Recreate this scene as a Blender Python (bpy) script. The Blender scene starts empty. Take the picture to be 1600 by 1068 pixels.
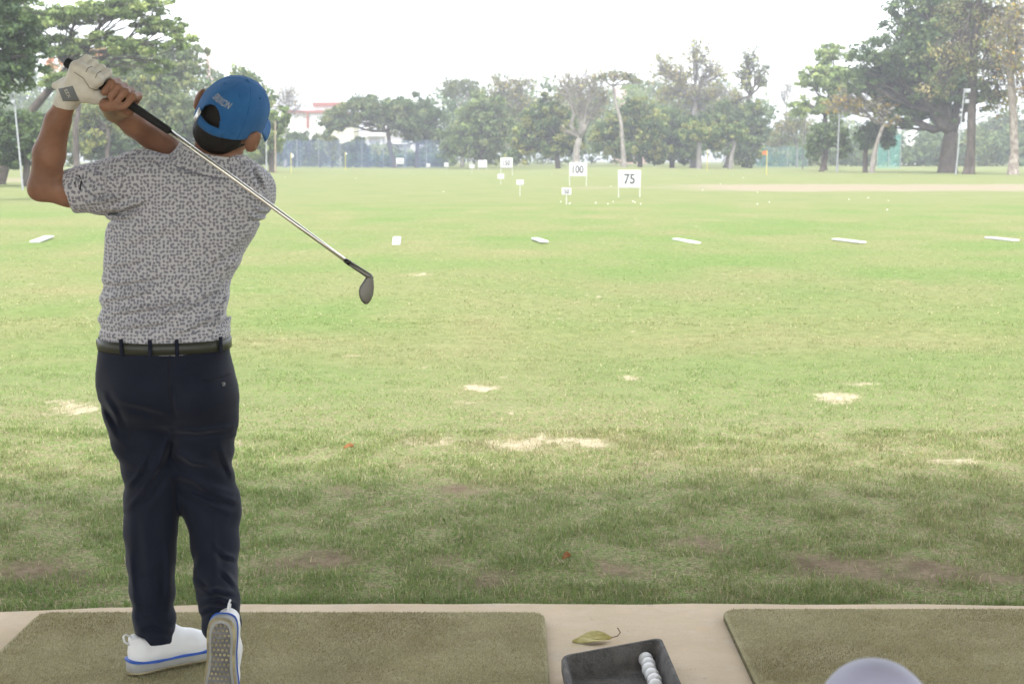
import bpy, bmesh, math, random
import numpy as np
from mathutils import Vector, Matrix
from mathutils.bvhtree import BVHTree

random.seed(7); RNG = np.random.default_rng(7)
SC = bpy.context.scene
COL = SC.collection
R = math.radians

# ------------------------------------------------------------------ camera
CAM_H, PITCH, FPX = 1.49, R(7.23), 2222.0
cam_d = bpy.data.cameras.new('camera'); cam = bpy.data.objects.new('camera', cam_d); COL.objects.link(cam)
cam.location = (0, 0, CAM_H); cam.rotation_euler = (R(90) - PITCH, 0, 0)
cam_d.sensor_width = 36.0; cam_d.lens = 36.0 * FPX / 1600.0
cam_d.clip_start = 0.05; cam_d.clip_end = 5000
cam_d.dof.use_dof = True; cam_d.dof.focus_distance = 3.95; cam_d.dof.aperture_fstop = 10.0
SC.camera = cam

# ------------------------------------------------------------------ light
SUN_ELEV, SUN_AZ = R(60), R(186)          # azimuth clockwise from +Y: high, behind the camera
world = bpy.data.worlds.new('World'); SC.world = world; world.use_nodes = True
wn = world.node_tree.nodes; wl = world.node_tree.links
sky = wn.new('ShaderNodeTexSky'); sky.sky_type = 'NISHITA'; sky.sun_disc = False
sky.sun_elevation = SUN_ELEV; sky.sun_rotation = SUN_AZ
sky.air_density = 1.0; sky.dust_density = 1.2; sky.ozone_density = 1.0
hs = wn.new('ShaderNodeHueSaturation'); hs.inputs['Saturation'].default_value = 0.22
wl.new(sky.outputs[0], hs.inputs['Color']); wl.new(hs.outputs[0], wn['Background'].inputs[0])
wn['Background'].inputs[1].default_value = 0.15
sun_d = bpy.data.lights.new('sun', 'SUN'); sun_d.energy = 0.95; sun_d.angle = R(10); sun_d.color = (1, .955, .88)
sun = bpy.data.objects.new('sun', sun_d); COL.objects.link(sun)
sdir = Vector((math.sin(SUN_AZ) * math.cos(SUN_ELEV), math.cos(SUN_AZ) * math.cos(SUN_ELEV), math.sin(SUN_ELEV)))
sun.rotation_euler = (-sdir).to_track_quat('-Z', 'Y').to_euler(); sun.location = sdir * 30

SC.view_settings.view_transform = 'Standard'; SC.view_settings.look = 'None'
SC.view_settings.exposure = 2.15; SC.view_settings.gamma = 1
SC.render.engine = 'CYCLES'
cy = SC.cycles
cy.use_denoising = True; cy.max_bounces = 6; cy.diffuse_bounces = 3; cy.glossy_bounces = 3
cy.transmission_bounces = 4; cy.transparent_max_bounces = 12; cy.volume_bounces = 0
cy.sample_clamp_indirect = 6

HAZE_D = .0011
# ------------------------------------------------------------------ helpers
F3 = np.array([0, math.cos(PITCH), -math.sin(PITCH)]); U3 = np.array([0, math.sin(PITCH), math.cos(PITCH)]); X3 = np.array([1., 0, 0])
O3 = np.array([0, 0, CAM_H])
def ray(px, py): return F3 + X3 * (px - 800) / FPX + U3 * (534 - py) / FPX
def P(px, py, Y):
    d = ray(px, py); return O3 + d * (Y / d[1])
def G(px, py, z=0.0):
    d = ray(px, py); return O3 + d * ((z - CAM_H) / d[2])
def MP(Y): return Y / math.cos(PITCH) / FPX * 0.995      # metres per photo pixel at distance Y, about
def nrm(v):
    v = np.asarray(v, float); return v / np.linalg.norm(v)

def tag(o, label=None, cat=None, group=None, kind=None):
    if label: o['label'] = label
    if cat: o['category'] = cat
    if group: o['group'] = group
    if kind: o['kind'] = kind
    return o
def mesh_obj(name, verts, faces, mat=None, parent=None, smooth=False):
    me = bpy.data.meshes.new(name)
    V = np.asarray(verts, dtype=np.float32)
    if isinstance(faces, np.ndarray):
        n, k = faces.shape
        me.vertices.add(len(V)); me.vertices.foreach_set('co', V.ravel())
        me.loops.add(n * k); me.loops.foreach_set('vertex_index', faces.astype(np.int32).ravel())
        me.polygons.add(n); me.polygons.foreach_set('loop_start', np.arange(0, n * k, k, dtype=np.int32))
        me.update(calc_edges=True)
    else:
        me.from_pydata([tuple(map(float, v)) for v in V], [], [tuple(map(int, f)) for f in faces]); me.update()
    if smooth: me.polygons.foreach_set('use_smooth', np.ones(len(me.polygons), dtype=bool))
    if mat: me.materials.append(mat)
    o = bpy.data.objects.new(name, me); COL.objects.link(o)
    if parent: o.parent = parent
    return o
def empty(name, loc=(0, 0, 0)):
    o = bpy.data.objects.new(name, None); COL.objects.link(o); o.location = loc; o.empty_display_size = .1
    return o
def attr(o, name, arr):
    arr = np.asarray(arr, np.float32)
    if arr.ndim == 2:
        if arr.shape[1] == 3: arr = np.concatenate([arr, np.ones((len(arr), 1), np.float32)], 1)
        a = o.data.attributes.new(name, 'FLOAT_COLOR', 'POINT'); a.data.foreach_set('color', arr.ravel())
    else:
        a = o.data.attributes.new(name, 'FLOAT', 'POINT'); a.data.foreach_set('value', arr)
def rel(o, parent):           # parent keeping the world coordinates baked in the mesh
    o.parent = parent; o.matrix_parent_inverse = Matrix.Translation(-Vector(parent.location)); return o

class MB:                     # mesh collector: boxes and tubes
    def __init__(s): s.v = []; s.f = []
    def box(s, c, size, M=None):
        b = len(s.v); sx, sy, sz = [k / 2 for k in size]
        for dx in (-1, 1):
            for dy in (-1, 1):
                for dz in (-1, 1):
                    p = np.array([dx * sx, dy * sy, dz * sz])
                    if M is not None: p = M @ p
                    s.v.append(np.asarray(c) + p)
        for q in ((0, 1, 3, 2), (4, 6, 7, 5), (0, 4, 5, 1), (2, 3, 7, 6), (0, 2, 6, 4), (1, 5, 7, 3)): s.f.append([b + k for k in q])
        return s
    def tube(s, pts, rad, n=6, cap=True):
        pts = [np.asarray(p, float) for p in pts]; b = len(s.v); m = len(pts)
        if not hasattr(rad, '__len__'): rad = [rad] * m
        t0 = nrm(pts[1] - pts[0]); u = nrm(np.cross(t0, [0.31, .95, .1] if abs(t0[1]) < .9 else [1, 0, 0]))
        for i in range(m):
            t = nrm(pts[min(i + 1, m - 1)] - pts[max(i - 1, 0)])
            u = u - t * np.dot(u, t); u = nrm(u); w = np.cross(t, u)
            for k in range(n):
                a = 2 * math.pi * k / n; s.v.append(pts[i] + rad[i] * (math.cos(a) * u + math.sin(a) * w))
        for i in range(m - 1):
            for k in range(n):
                k2 = (k + 1) % n; s.f.append([b + i * n + k, b + i * n + k2, b + (i + 1) * n + k2, b + (i + 1) * n + k])
        if cap: s.f.append([b + k for k in range(n)][::-1]); s.f.append([b + (m - 1) * n + k for k in range(n)])
        return s
    def build(s, name, mat, parent=None, smooth=False): return mesh_obj(name, s.v, s.f, mat, parent, smooth)

def bevel(o, w, seg=2):
    bm = bmesh.new(); bm.from_mesh(o.data)
    bmesh.ops.bevel(bm, geom=list(bm.edges), offset=w, segments=seg, affect='EDGES', profile=.5)
    bm.to_mesh(o.data); bm.free(); o.data.polygons.foreach_set('use_smooth', np.ones(len(o.data.polygons), dtype=bool)); return o

# value noise in numpy
_PERM = RNG.random(65536).astype(np.float32)
def vnoise(x, y, z=0.0):
    x = np.asarray(x, float); y = np.asarray(y, float); z = np.asarray(z, float) + 0 * x
    xi, yi, zi = np.floor(x).astype(np.int64), np.floor(y).astype(np.int64), np.floor(z).astype(np.int64)
    fx, fy, fz = x - xi, y - yi, z - zi
    fx, fy, fz = [t * t * (3 - 2 * t) for t in (fx, fy, fz)]
    def h(a, b, c): return _PERM[(a * 73856093 ^ b * 19349663 ^ c * 83492791) & 65535]
    r = 0
    for dx in (0, 1):
        for dy in (0, 1):
            for dz in (0, 1):
                r = r + h(xi + dx, yi + dy, zi + dz) * (fx if dx else 1 - fx) * (fy if dy else 1 - fy) * (fz if dz else 1 - fz)
    return r
def fbm(x, y, z=0.0, o=4):
    s = 0; a = .5; t = 0
    for k in range(o):
        s = s + a * vnoise(x * 2 ** k + 17.3 * k, y * 2 ** k + 5.1 * k, z * 2 ** k); t += a; a *= .5
    return s / t

# ------------------------------------------------------------------ materials
class NT:
    def __init__(s, name):
        s.m = bpy.data.materials.new(name); s.m.use_nodes = True; s.t = s.m.node_tree; s.n = s.t.nodes; s.l = s.t.links
        s.p = s.n['Principled BSDF']; s.out = s.n['Material Output']
    def node(s, typ, ins=None, **kw):
        n = s.n.new(typ)
        for k, v in kw.items(): setattr(n, k, v)
        for k, v in (ins or {}).items(): s.set(n.inputs[k], v)
        return n
    def set(s, sock, v):
        if hasattr(v, 'is_output') or isinstance(v, bpy.types.NodeSocket): s.l.new(v, sock)
        else:
            if hasattr(sock.default_value, '__len__') and len(sock.default_value) == 4 and len(v) == 3: v = (*v, 1)
            sock.default_value = v
    def coord(s, kind='Object'): return s.node('ShaderNodeTexCoord').outputs[kind]
    def attr(s, name, fac=False):
        n = s.node('ShaderNodeAttribute', attribute_name=name); return n.outputs['Fac' if fac else 'Color']
    def scale(s, vec, sc):
        n = s.node('ShaderNodeMapping', {'Vector': vec, 'Scale': sc}); return n.outputs[0]
    def noise(s, vec, scale, detail=4, rough=.55, out='Fac'):
        n = s.node('ShaderNodeTexNoise', {'Vector': vec, 'Scale': scale, 'Detail': detail, 'Roughness': rough}); return n.outputs[out]
    def ramp(s, fac, a, b, lo=0., hi=1.):
        n = s.node('ShaderNodeMapRange', {'Value': fac, 'From Min': a, 'From Max': b, 'To Min': lo, 'To Max': hi}); n.interpolation_type = 'SMOOTHSTEP'; return n.outputs[0]
    def math(s, op, a, b=0.): 
        n = s.node('ShaderNodeMath', operation=op); s.set(n.inputs[0], a); s.set(n.inputs[1], b); return n.outputs[0]
    def mix(s, fac, a, b, blend='MIX'):
        n = s.node('ShaderNodeMix', data_type='RGBA', blend_type=blend); s.set(n.inputs[0], fac); s.set(n.inputs[6], a); s.set(n.inputs[7], b); return n.outputs[2]
    def bump(s, h, strength=.3, dist=.01):
        n = s.node('ShaderNodeBump', {'Height': h, 'Strength': strength, 'Distance': dist}); s.l.new(n.outputs[0], s.p.inputs['Normal'])
    def fin(s, color=None, rough=.7, spec=.3, metal=0., **kw):
        if color is not None: s.set(s.p.inputs['Base Color'], color)
        s.set(s.p.inputs['Roughness'], rough); s.p.inputs['Specular IOR Level'].default_value = spec; s.set(s.p.inputs['Metallic'], metal)
        return s.m
def simple(name, col, rough=.7, spec=.3, metal=0., var=.12, sc=6., bump=0., bsc=60., bd=.003):
    t = NT(name); c = t.coord(); n = t.noise(c, sc, 5)
    lo = tuple(k * (1 - var) for k in col); hi = tuple(min(1, k * (1 + var)) for k in col)
    cc = t.mix(t.ramp(n, .3, .7), lo, hi)
    if bump: t.bump(t.noise(c, bsc, 4), bump, bd)
    return t.fin(cc, rough, spec, metal)
def leafmat(name, transl=.35):
    t = NT(name); c = t.attr('tint')
    t.fin(c, .6, .25)
    tr = t.node('ShaderNodeBsdfTranslucent'); t.l.new(c, tr.inputs[0])
    mx = t.node('ShaderNodeMixShader'); mx.inputs[0].default_value = transl
    t.l.new(t.p.outputs[0], mx.inputs[1]); t.l.new(tr.outputs[0], mx.inputs[2]); t.l.new(mx.outputs[0], t.out.inputs[0]); return t.m
M_LEAF = leafmat('foliage'); M_GRASS = leafmat('grass_blades', .3)
def barkmat(name, a, b, sc=1.2):
    t = NT(name); c = t.coord(); v = t.scale(c, (1, 1, .25)); n = t.noise(v, sc * 4, 6, .65); k = t.noise(c, sc, 3)
    t.bump(n, .6, .06); return t.fin(t.mix(t.ramp(t.math('ADD', t.math('MULTIPLY', n, .6), t.math('MULTIPLY', k, .5)), .4, .72), a, b), .9, .15)
M_BARK = barkmat('bark_brown', (.05, .042, .035), (.12, .1, .082)); M_BARKP = barkmat('bark_pale', (.15, .135, .115), (.32, .295, .26))
M_BARKM = barkmat('bark_mottled', (.13, .105, .085), (.36, .32, .27), 2.2); M_BARKG = barkmat('bark_grey', (.15, .14, .125), (.27, .25, .23))

# ================================================================== GROUND
_ty = np.array([-700, 3.0, 4.6, 12, 30, 68, 91, 137, 228, 320, 900, 4000]); _tz = np.array([-.02, -.02, -.05, -.07, -.12, -.24, -.07, .15, .46, .7, 1.2, 1.5])
def terr(x, y):
    x = np.asarray(x, float); y = np.asarray(y, float)
    z = np.interp(y, _ty, _tz)
    z = z + .35 * np.exp(-((x - 15.5) / 9) ** 2 - ((y - 196) / 16) ** 2) + .5 * np.exp(-((x + 46) / 14) ** 2 - ((y - 150) / 18) ** 2)
    z = z + .45 * np.exp(-((x - 12) / 10) ** 2 - ((y - 91) / 9) ** 2) * 0
    z = z - .3 * np.exp(-((x + 12) / 11) ** 2 - ((y - 214) / 10) ** 2)
    w = np.clip((y - 5) / 6, 0, 1)
    z = z + (fbm(x * .9, y * .9, o=3) - .5) * (.05 + .05 * w) * np.clip((y - 4.2) / 1.0, 0, 1) * np.clip((120 - y) / 60, .0, 1)
    return z
def axis(c0, c1, step, lo, hi, g):
    a = list(np.arange(c0, c1 + 1e-6, step)); s = step; p = c1
    while p < hi: s *= g; p += s; a.append(p)
    s = step; p = c0; b = []
    while p > lo: s *= g; p -= s; b.append(p)
    return np.array(b[::-1] + a)
gx = axis(-5.4, 5.4, .06, -900, 900, 1.07); gy = axis(4.3, 13.0, .06, -500, 3200, 1.045)
GX, GY = np.meshgrid(gx, gy); GZ = terr(GX, GY)
PATCH = [(840, 692, 125, 17, 1.0), (690, 690, 70, 12, .8), (745, 608, 28, 6, .9), (730, 632, 30, 6, .5), (1312, 620, 34, 8, .85), (1330, 602, 40, 5, .6), (110, 637, 55, 12, .8),
         (640, 726, 30, 9, .6), (1038, 711, 26, 9, .6), (100, 735, 90, 12, .45), (60, 715, 70, 10, .35), (1500, 722, 60, 9, .5), (985, 594, 16, 4, .7), (548, 555, 14, 3, .7),
         (1180, 741, 40, 4, .4), (480, 640, 26, 6, .35), (650, 427, 26, 3, .7), (1410, 440, 20, 3, .6), (905, 382, 22, 2, .5), (1400, 700, 60, 14, .3), (300, 700, 80, 10, .4)]
SOIL = [(80, 905, 120, 22, .8), (420, 890, 60, 16, .5), (520, 880, 80, 20, .7), (660, 885, 60, 16, .6), (1400, 895, 170, 24, .9), (1230, 880, 80, 18, .6), (770, 905, 60, 18, .6), (960, 900, 60, 14, .5), (1540, 905, 80, 12, .9),
        (180, 880, 80, 20, .6), (1100, 870, 70, 22, .3), (560, 770, 60, 14, .5), (280, 760, 120, 12, .5), (720, 765, 60, 12, .4), (90, 780, 60, 14, .5), (1560, 800, 60, 30, .4), (1000, 820, 300, 30, .12), (840, 870, 80, 12, .4)]
def patchmask(lst, x, y, z, nz):
    m = np.zeros_like(x)
    for px, py, rx, ry, s in lst:
        c = G(px, py, -.07); e = G(px + rx, py, -.07); f = G(px, py - ry, -.07)
        ax = abs(e[0] - c[0]); ay = abs(f[1] - c[1])
        d = np.sqrt(((x - c[0]) / ax) ** 2 + ((y - c[1]) / ay) ** 2)
        m = np.maximum(m, s * np.clip(1.5 - d, 0, 1))
    return m
n1 = .55 * fbm(GX * 4.3, GY * 2.6, o=6) + .45 * fbm(GX * 11, GY * 6, 5.5, o=3)
bare = np.clip((patchmask(PATCH, GX, GY, GZ, n1) * 1.2 + (n1 - .5) * 2.8 - .45) * 1.5, 0, 1) * (GY < 45)
soil = np.clip((patchmask(SOIL, GX, GY, GZ, n1) * 1.0 + (n1 - .5) * 2.2 - .36) * 2.0, 0, 1) * (GY < 7.6)
n2 = fbm(GX * .55, GY * .4, 3.3, o=4)
dry = np.clip((n2 - .47) * 2.2 + .34 + .06 * (GY < 7.2) + .8 * patchmask(PATCH, GX, GY, GZ, n1), 0, 1)
nxg, nyg = len(gx), len(gy)
ii = np.arange(nxg * nyg).reshape(nyg, nxg)
gf = np.stack([ii[:-1, :-1].ravel(), ii[:-1, 1:].ravel(), ii[1:, 1:].ravel(), ii[1:, :-1].ravel()], 1)
t = NT('turf'); pos = t.node('ShaderNodeNewGeometry').outputs['Position']
sep = t.node('ShaderNodeSeparateXYZ', {0: pos}); Xs, Ys = sep.outputs[0], sep.outputs[1]
big = t.noise(t.scale(pos, (.12, .22, 0)), 1., 5, .6); mid = t.noise(t.scale(pos, (.35, 1.1, 0)), 1., 5, .62); fine = t.noise(t.scale(pos, (9, 9, 9)), 1., 6, .75); vf = t.noise(t.scale(pos, (45, 45, 45)), 1., 3, .7)
green = t.mix(t.ramp(fine, .3, .72), (.105, .165, .045), (.175, .235, .075))
straw = t.mix(t.ramp(fine, .3, .7), (.18, .17, .075), (.28, .25, .13))
c = t.mix(t.math('MULTIPLY', t.attr('dry', True), .75), green, straw)
c = t.mix(t.math('MULTIPLY', t.ramp(mid, .5, .72), .36), c, straw)
farc = t.mix(t.ramp(mid, .3, .72), (.15, .185, .065), (.215, .22, .1))
fz = t.ramp(t.math('ADD', Ys, t.math('MULTIPLY', big, 6)), 57.5, 62)
hf_ = t.noise(t.scale(pos, (70, 70, 70)), 1., 5, .8); hm = t.noise(t.scale(pos, (22, 22, 22)), 1., 5, .8)
thatch = t.mix(t.ramp(hf_, .35, .65), (.1, .085, .045), (.4, .34, .21)); thatch = t.mix(t.math('MULTIPLY', t.ramp(hm, .45, .58), .75), thatch, t.mix(t.ramp(hf_, .35, .65), (.07, .13, .03), (.2, .3, .08)))
c = t.mix(t.math('MULTIPLY', t.ramp(Ys, 13, 7), .8), c, thatch)
c = t.mix(t.math('MULTIPLY', fz, .85), c, farc)
# pale worn streaks along the middle of the range
streak = t.noise(t.scale(pos, (.28, 1.6, 0)), 1., 4, .6)
sm = t.math('MULTIPLY', t.ramp(streak, .64, .74), t.math('MULTIPLY', t.ramp(Ys, 24, 33), t.ramp(Ys, 60, 46)))
c = t.mix(t.math('MULTIPLY', sm, .8), c, (.38, .33, .2))
# sandy strip to the right, about 80 m out
edge = t.math('MULTIPLY', t.math('SUBTRACT', t.noise(t.scale(pos, (.22, .05, 0)), 1., 4), .5), 9.)
yy = t.math('ABSOLUTE', t.math('SUBTRACT', t.math('ADD', Ys, edge), 88.))
sand = t.math('MULTIPLY', t.ramp(yy, 11, 6), t.ramp(Xs, 8, 14))
sand = t.math('MAXIMUM', sand, t.math('MULTIPLY', t.math('MULTIPLY', t.ramp(yy, 3.5, 1.5), t.ramp(Xs, 1, 5)), .4))
yl = t.math('ABSOLUTE', t.math('SUBTRACT', t.math('ADD', Ys, edge), 112.))
sand = t.math('MAXIMUM', sand, t.math('MULTIPLY', t.math('MULTIPLY', t.ramp(yl, 14, 5), t.ramp(Xs, -29, -36)), .7))
c = t.mix(sand, c, t.mix(fine, (.22, .19, .125), (.31, .27, .19)))
brk = t.noise(t.scale(pos, (16, 11, 16)), 1., 6, .75)
bm_ = t.ramp(t.math('ADD', t.attr('bare', True), t.math('MULTIPLY', t.math('SUBTRACT', brk, .5), 3.2)), .15, 1.0); bm_ = t.math('MULTIPLY', bm_, t.ramp(t.attr('bare', True), .02, .25))
c = t.mix(t.math('MULTIPLY', bm_, .9), c, t.mix(t.ramp(fine, .3, .7), (.36, .3, .2), (.5, .43, .31)))
c = t.mix(t.attr('soil', True), c, t.mix(t.ramp(fine, .3, .75), (.13, .095, .06), (.29, .225, .15)))
c = t.mix(t.ramp(vf, .2, .5), t.mix(.3, c, (.03, .03, .012)), c)
t.bump(t.math('ADD', fine, vf), .7, .02)
M_TURF = t.fin(c, .95, .1)
ground = mesh_obj('ground', np.stack([GX.ravel(), GY.ravel(), GZ.ravel()], 1), gf, M_TURF, smooth=True)
attr(ground, 'bare', bare.ravel()); attr(ground, 'soil', soil.ravel()); attr(ground, 'dry', dry.ravel())
tag(ground, kind='structure')
def gsample(arr, x, y):
    i = np.clip(np.searchsorted(gx, x) - 1, 0, nxg - 2); j = np.clip(np.searchsorted(gy, y) - 1, 0, nyg - 2)
    fx = np.clip((x - gx[i]) / (gx[i + 1] - gx[i]), 0, 1); fy = np.clip((y - gy[j]) / (gy[j + 1] - gy[j]), 0, 1)
    return arr[j, i] * (1 - fx) * (1 - fy) + arr[j, i + 1] * fx * (1 - fy) + arr[j + 1, i] * (1 - fx) * fy + arr[j + 1, i + 1] * fx * fy

# edge of the concrete platform
EDGE = np.array([[G(px, py)[0], G(px, py)[1]] for px, py in ((-900, 962), (-300, 957), (0, 953), (150, 948), (400, 942), (600, 940), (1000, 941), (1600, 943), (2500, 948))])
def edgeY(x): return np.interp(x, EDGE[:, 0], EDGE[:, 1])

def grass(n, y0, y1, lo, hi, wid, segs, seed):
    rg = np.random.default_rng(seed)
    y = y0 * (y1 / y0) ** rg.random(n * 3) if y1 / y0 > 1.8 else y0 + (y1 - y0) * rg.random(n * 3)
    x = (rg.random(n * 3) * 2 - 1) * (y * .385 + .35)
    cl = fbm(x * 6, y * 6, 1.7, o=3); s = gsample(soil, x, y); b = gsample(bare, x, y); ed = y - edgeY(x)
    dens = np.clip((cl - .3) * 2.6, .08, 1) * (1 - .93 * s) * (1 - .7 * b)
    dens = np.where(ed < .22, np.maximum(dens, .75 * np.clip((fbm(x * 2.2, y * 2.2, 9., o=2) - .25) * 3, .1, 1)), dens)
    d_edge = ed < .2; keep = (rg.random(n * 3) < dens) & (ed > .015)
    x, y, cl, ed = x[keep][:n], y[keep][:n], cl[keep][:n], ed[keep][:n]; n = len(x)
    z = gsample(GZ, x, y) - .003
    L = (lo + (hi - lo) * rg.random(n) ** 1.6) * (.65 + .8 * np.clip(cl - .25, 0, 1)) * np.where(ed < .25, 1.35, 1.)
    az = rg.random(n) * 6.283; lean = .2 + 1.25 * rg.random(n); w = wid * (.6 + .8 * rg.random(n))
    dx, dy = np.cos(az), np.sin(az); sx, sy = -dy * w / 2, dx * w / 2
    base = np.stack([x, y, z], 1)
    def at(f, wf):
        h = L * f * np.cos(lean * f * .9); r = L * f * np.sin(lean * f)
        c = base + np.stack([dx * r, dy * r, h], 1); o = np.stack([sx * wf, sy * wf, 0 * sx], 1); return c - o, c + o
    if segs == 2:
        a, b_ = at(0, 1); m1, m2 = at(.55, .85); tp, _ = at(1, 0)
        V = np.stack([a, b_, m1, m2, tp], 1).reshape(-1, 3); k = np.arange(n)[:, None] * 5
        Fc = np.concatenate([k + [0, 1, 3], k + [0, 3, 2], k + [2, 3, 4]]); rep = 5
    else:
        a, b_ = at(0, 1); tp, _ = at(1, 0)
        V = np.stack([a, b_, tp], 1).reshape(-1, 3); k = np.arange(n)[:, None] * 3; Fc = k + [0, 1, 2]; rep = 3
    d = np.clip(gsample(dry, x, y) * .7 + (rg.random(n) - .42) * .9, 0, 1)[:, None]
    u = rg.random(n)[:, None]
    colr = (np.array([.11, .185, .045]) * (1 - u) + np.array([.22, .31, .09]) * u) * (1 - d) + (np.array([.2, .18, .08]) * (1 - u) + np.array([.4, .345, .19]) * u) * d
    pale = (rg.random(n) < .07)[:, None]; colr = np.where(pale, np.array([.5, .44, .28]), colr)
    tuft = fbm(x * 9, y * 9, 4.4, o=2)[:, None]; colr = colr * (.75 + .56 * tuft) * (1.08 if segs == 1 else 1.1)
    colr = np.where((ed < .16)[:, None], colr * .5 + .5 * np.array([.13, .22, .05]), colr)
    return V, Fc, np.repeat(colr, rep, 0)
gv, gfc, gc, off = [], [], [], 0
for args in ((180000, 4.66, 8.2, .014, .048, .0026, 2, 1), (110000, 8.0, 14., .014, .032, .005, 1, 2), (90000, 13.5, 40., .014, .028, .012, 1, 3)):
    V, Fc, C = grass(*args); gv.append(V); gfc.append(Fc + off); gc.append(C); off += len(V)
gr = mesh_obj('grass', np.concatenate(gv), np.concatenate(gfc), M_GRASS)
attr(gr, 'tint', np.concatenate(gc)); tag(gr, 'short patchy green and straw coloured grass of the range', 'grass', kind='stuff')

# ================================================================== PLATFORM AND SHELTER
t = NT('concrete'); c0 = t.coord(); a = t.noise(c0, 2.2, 6, .6); b = t.noise(c0, 9, 5, .65); f = t.noise(c0, 120, 3, .6)
c = t.mix(t.ramp(a, .3, .7), (.47, .375, .255), (.58, .475, .34)); c = t.mix(t.math('MULTIPLY', t.ramp(b, .5, .72), .5), c, (.6, .5, .39))
c = t.mix(t.math('MULTIPLY', t.ramp(t.noise(c0, 3.3, 5, .7), .56, .7), .35), c, (.42, .4, .36)); c = t.mix(t.math('MULTIPLY', t.ramp(t.noise(t.scale(c0, (1.4, 5, 1)), 2.1, 5, .7), .55, .68), .28), c, (.46, .42, .22))
c = t.mix(t.math('MULTIPLY', t.ramp(f, .58, .75), .3), c, (.2, .16, .12)); c = t.mix(t.math('MULTIPLY', t.ramp(t.noise(c0, 5.5, 8, .75), .55, .63), .3), c, (.6, .42, .26)); c = t.mix(t.math('MULTIPLY', t.ramp(t.noise(c0, 14, 6, .8), .6, .66), .35), c, (.25, .22, .18)); t.bump(t.math('ADD', b, t.math('MULTIPLY', f, .4)), .25, .006); M_CONC = t.fin(c, .85, .25)
xs = np.linspace(-14, 14, 561); ey = edgeY(xs) + (fbm(xs * 3, xs * 0 + 4., o=4) - .5) * .03
v = []; f_ = []
prof = [(0, -.12), (0, -.012), (-.012, 0), (-.25, .001)]
for dy, dz in prof: v += [(x, e + dy, dz) for x, e in zip(xs, ey)]
v += [(x, -6.0, .001) for x in xs]; v += [(x, -6.0, -.12) for x in xs]; n = len(xs)
for k in range(5): f_ += [(k * n + i, k * n + i + 1, (k + 1) * n + i + 1, (k + 1) * n + i) for i in range(n - 1)]
plat = mesh_obj('pavement', v, [q[::-1] for q in f_], M_CONC); tag(plat, kind='structure')
# roof over the bays, out of the picture: it throws the shade on the near grass
M_ROOF = simple('roof_sheet', (.45, .45, .44), .6, .3); M_STEEL = simple('painted_steel', (.3, .32, .33), .45, .4)
roof = empty('shelter_roof', (0, 4.3, 0)); tag(roof, 'long metal roof on steel posts sheltering the hitting bays', 'roof')
m = MB()
for i in range(140): m.box((-14 + .2 * i + .1, -.06, 3.72 + (.02 if i % 2 else 0)), (.199, 9.5, .03))
rel(m.build('roof_sheet', M_ROOF), roof)
m = MB()
for y in (-4.3, -1.2, 1.6, 4.4): m.box((0, y, 3.62), (28, .1, .14))
rel(m.build('purlin', M_STEEL), roof)
for x in (-12.5, -8.3, -4.15, 4.15, 8.3, 12.5):
    for y in (-4.3, 4.3): rel(MB().tube([(x, y, 0), (x, y, 3.55)], .06, 10).build('post', M_STEEL), roof)

# ================================================================== TREES
LEAFK = 1.6
def leaves(cen, rad, nper, size, cols, rg, flat=.6, up=.35):
    cen = np.repeat(cen, nper, 0); rad = np.repeat(rad, nper)
    n = len(cen); d = rg.normal(size=(n, 3)); d /= np.linalg.norm(d, axis=1)[:, None]
    r = rg.random(n) ** .45
    p = cen + d * (r * rad)[:, None] * np.array([1, 1, flat])
    nr = rg.normal(size=(n, 3)) + d * .8 + [0, 0, up]; nr /= np.linalg.norm(nr, axis=1)[:, None]
    t_ = np.cross(nr, rg.normal(size=(n, 3))); t_ /= np.linalg.norm(t_, axis=1)[:, None]; b_ = np.cross(nr, t_)
    s = size * (.55 + .9 * rg.random(n))[:, None]
    V = np.stack([p - t_ * s, p - b_ * s * .5 + nr * s * .12, p + t_ * s, p + b_ * s * .5 + nr * s * .12], 1).reshape(-1, 3)
    Fc = np.arange(n * 4).reshape(-1, 4)
    cols = np.asarray(cols); ci = np.repeat(rg.integers(0, len(cols), len(cen) // nper), nper)
    cc = cols[ci] * LEAFK * (.72 + .55 * rg.random(n))[:, None]
    mixi = rg.random(n) < .25; cc[mixi] = cols[rg.integers(0, len(cols), mixi.sum())] * LEAFK
    return V, Fc, np.repeat(cc, 4, 0)
def bez(a, b, bend, n=5, rg=None, jit=0.):
    a, b = np.asarray(a, float), np.asarray(b, float); mid = (a + b) / 2 + bend; o = []
    for i in range(n):
        t_ = i / (n - 1); q = (1 - t_) ** 2 * a + 2 * t_ * (1 - t_) * mid + t_ * t_ * b
        if rg is not None and 0 < i < n - 1: q = q + rg.normal(size=3) * jit
        o.append(q)
    return o
DK = [(.045, .075, .03), (.06, .095, .035), (.035, .06, .028), (.075, .11, .04)]
GRN = [(.075, .11, .035), (.1, .14, .045), (.06, .09, .03), (.12, .155, .055)]
BRT = [(.15, .2, .06), (.19, .24, .08), (.12, .17, .05), (.23, .27, .1)]
MANGO = [(.06, .1, .03), (.17, .19, .05), (.22, .22, .065), (.08, .12, .035), (.05, .085, .03)]
DRYL = [(.2, .17, .07), (.16, .155, .06), (.24, .2, .09), (.12, .13, .05)]
YEL = [(.34, .23, .05), (.26, .2, .06), (.2, .17, .07)]
GREY = [(.085, .115, .045), (.11, .135, .05), (.07, .1, .04), (.135, .15, .055)]
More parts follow.
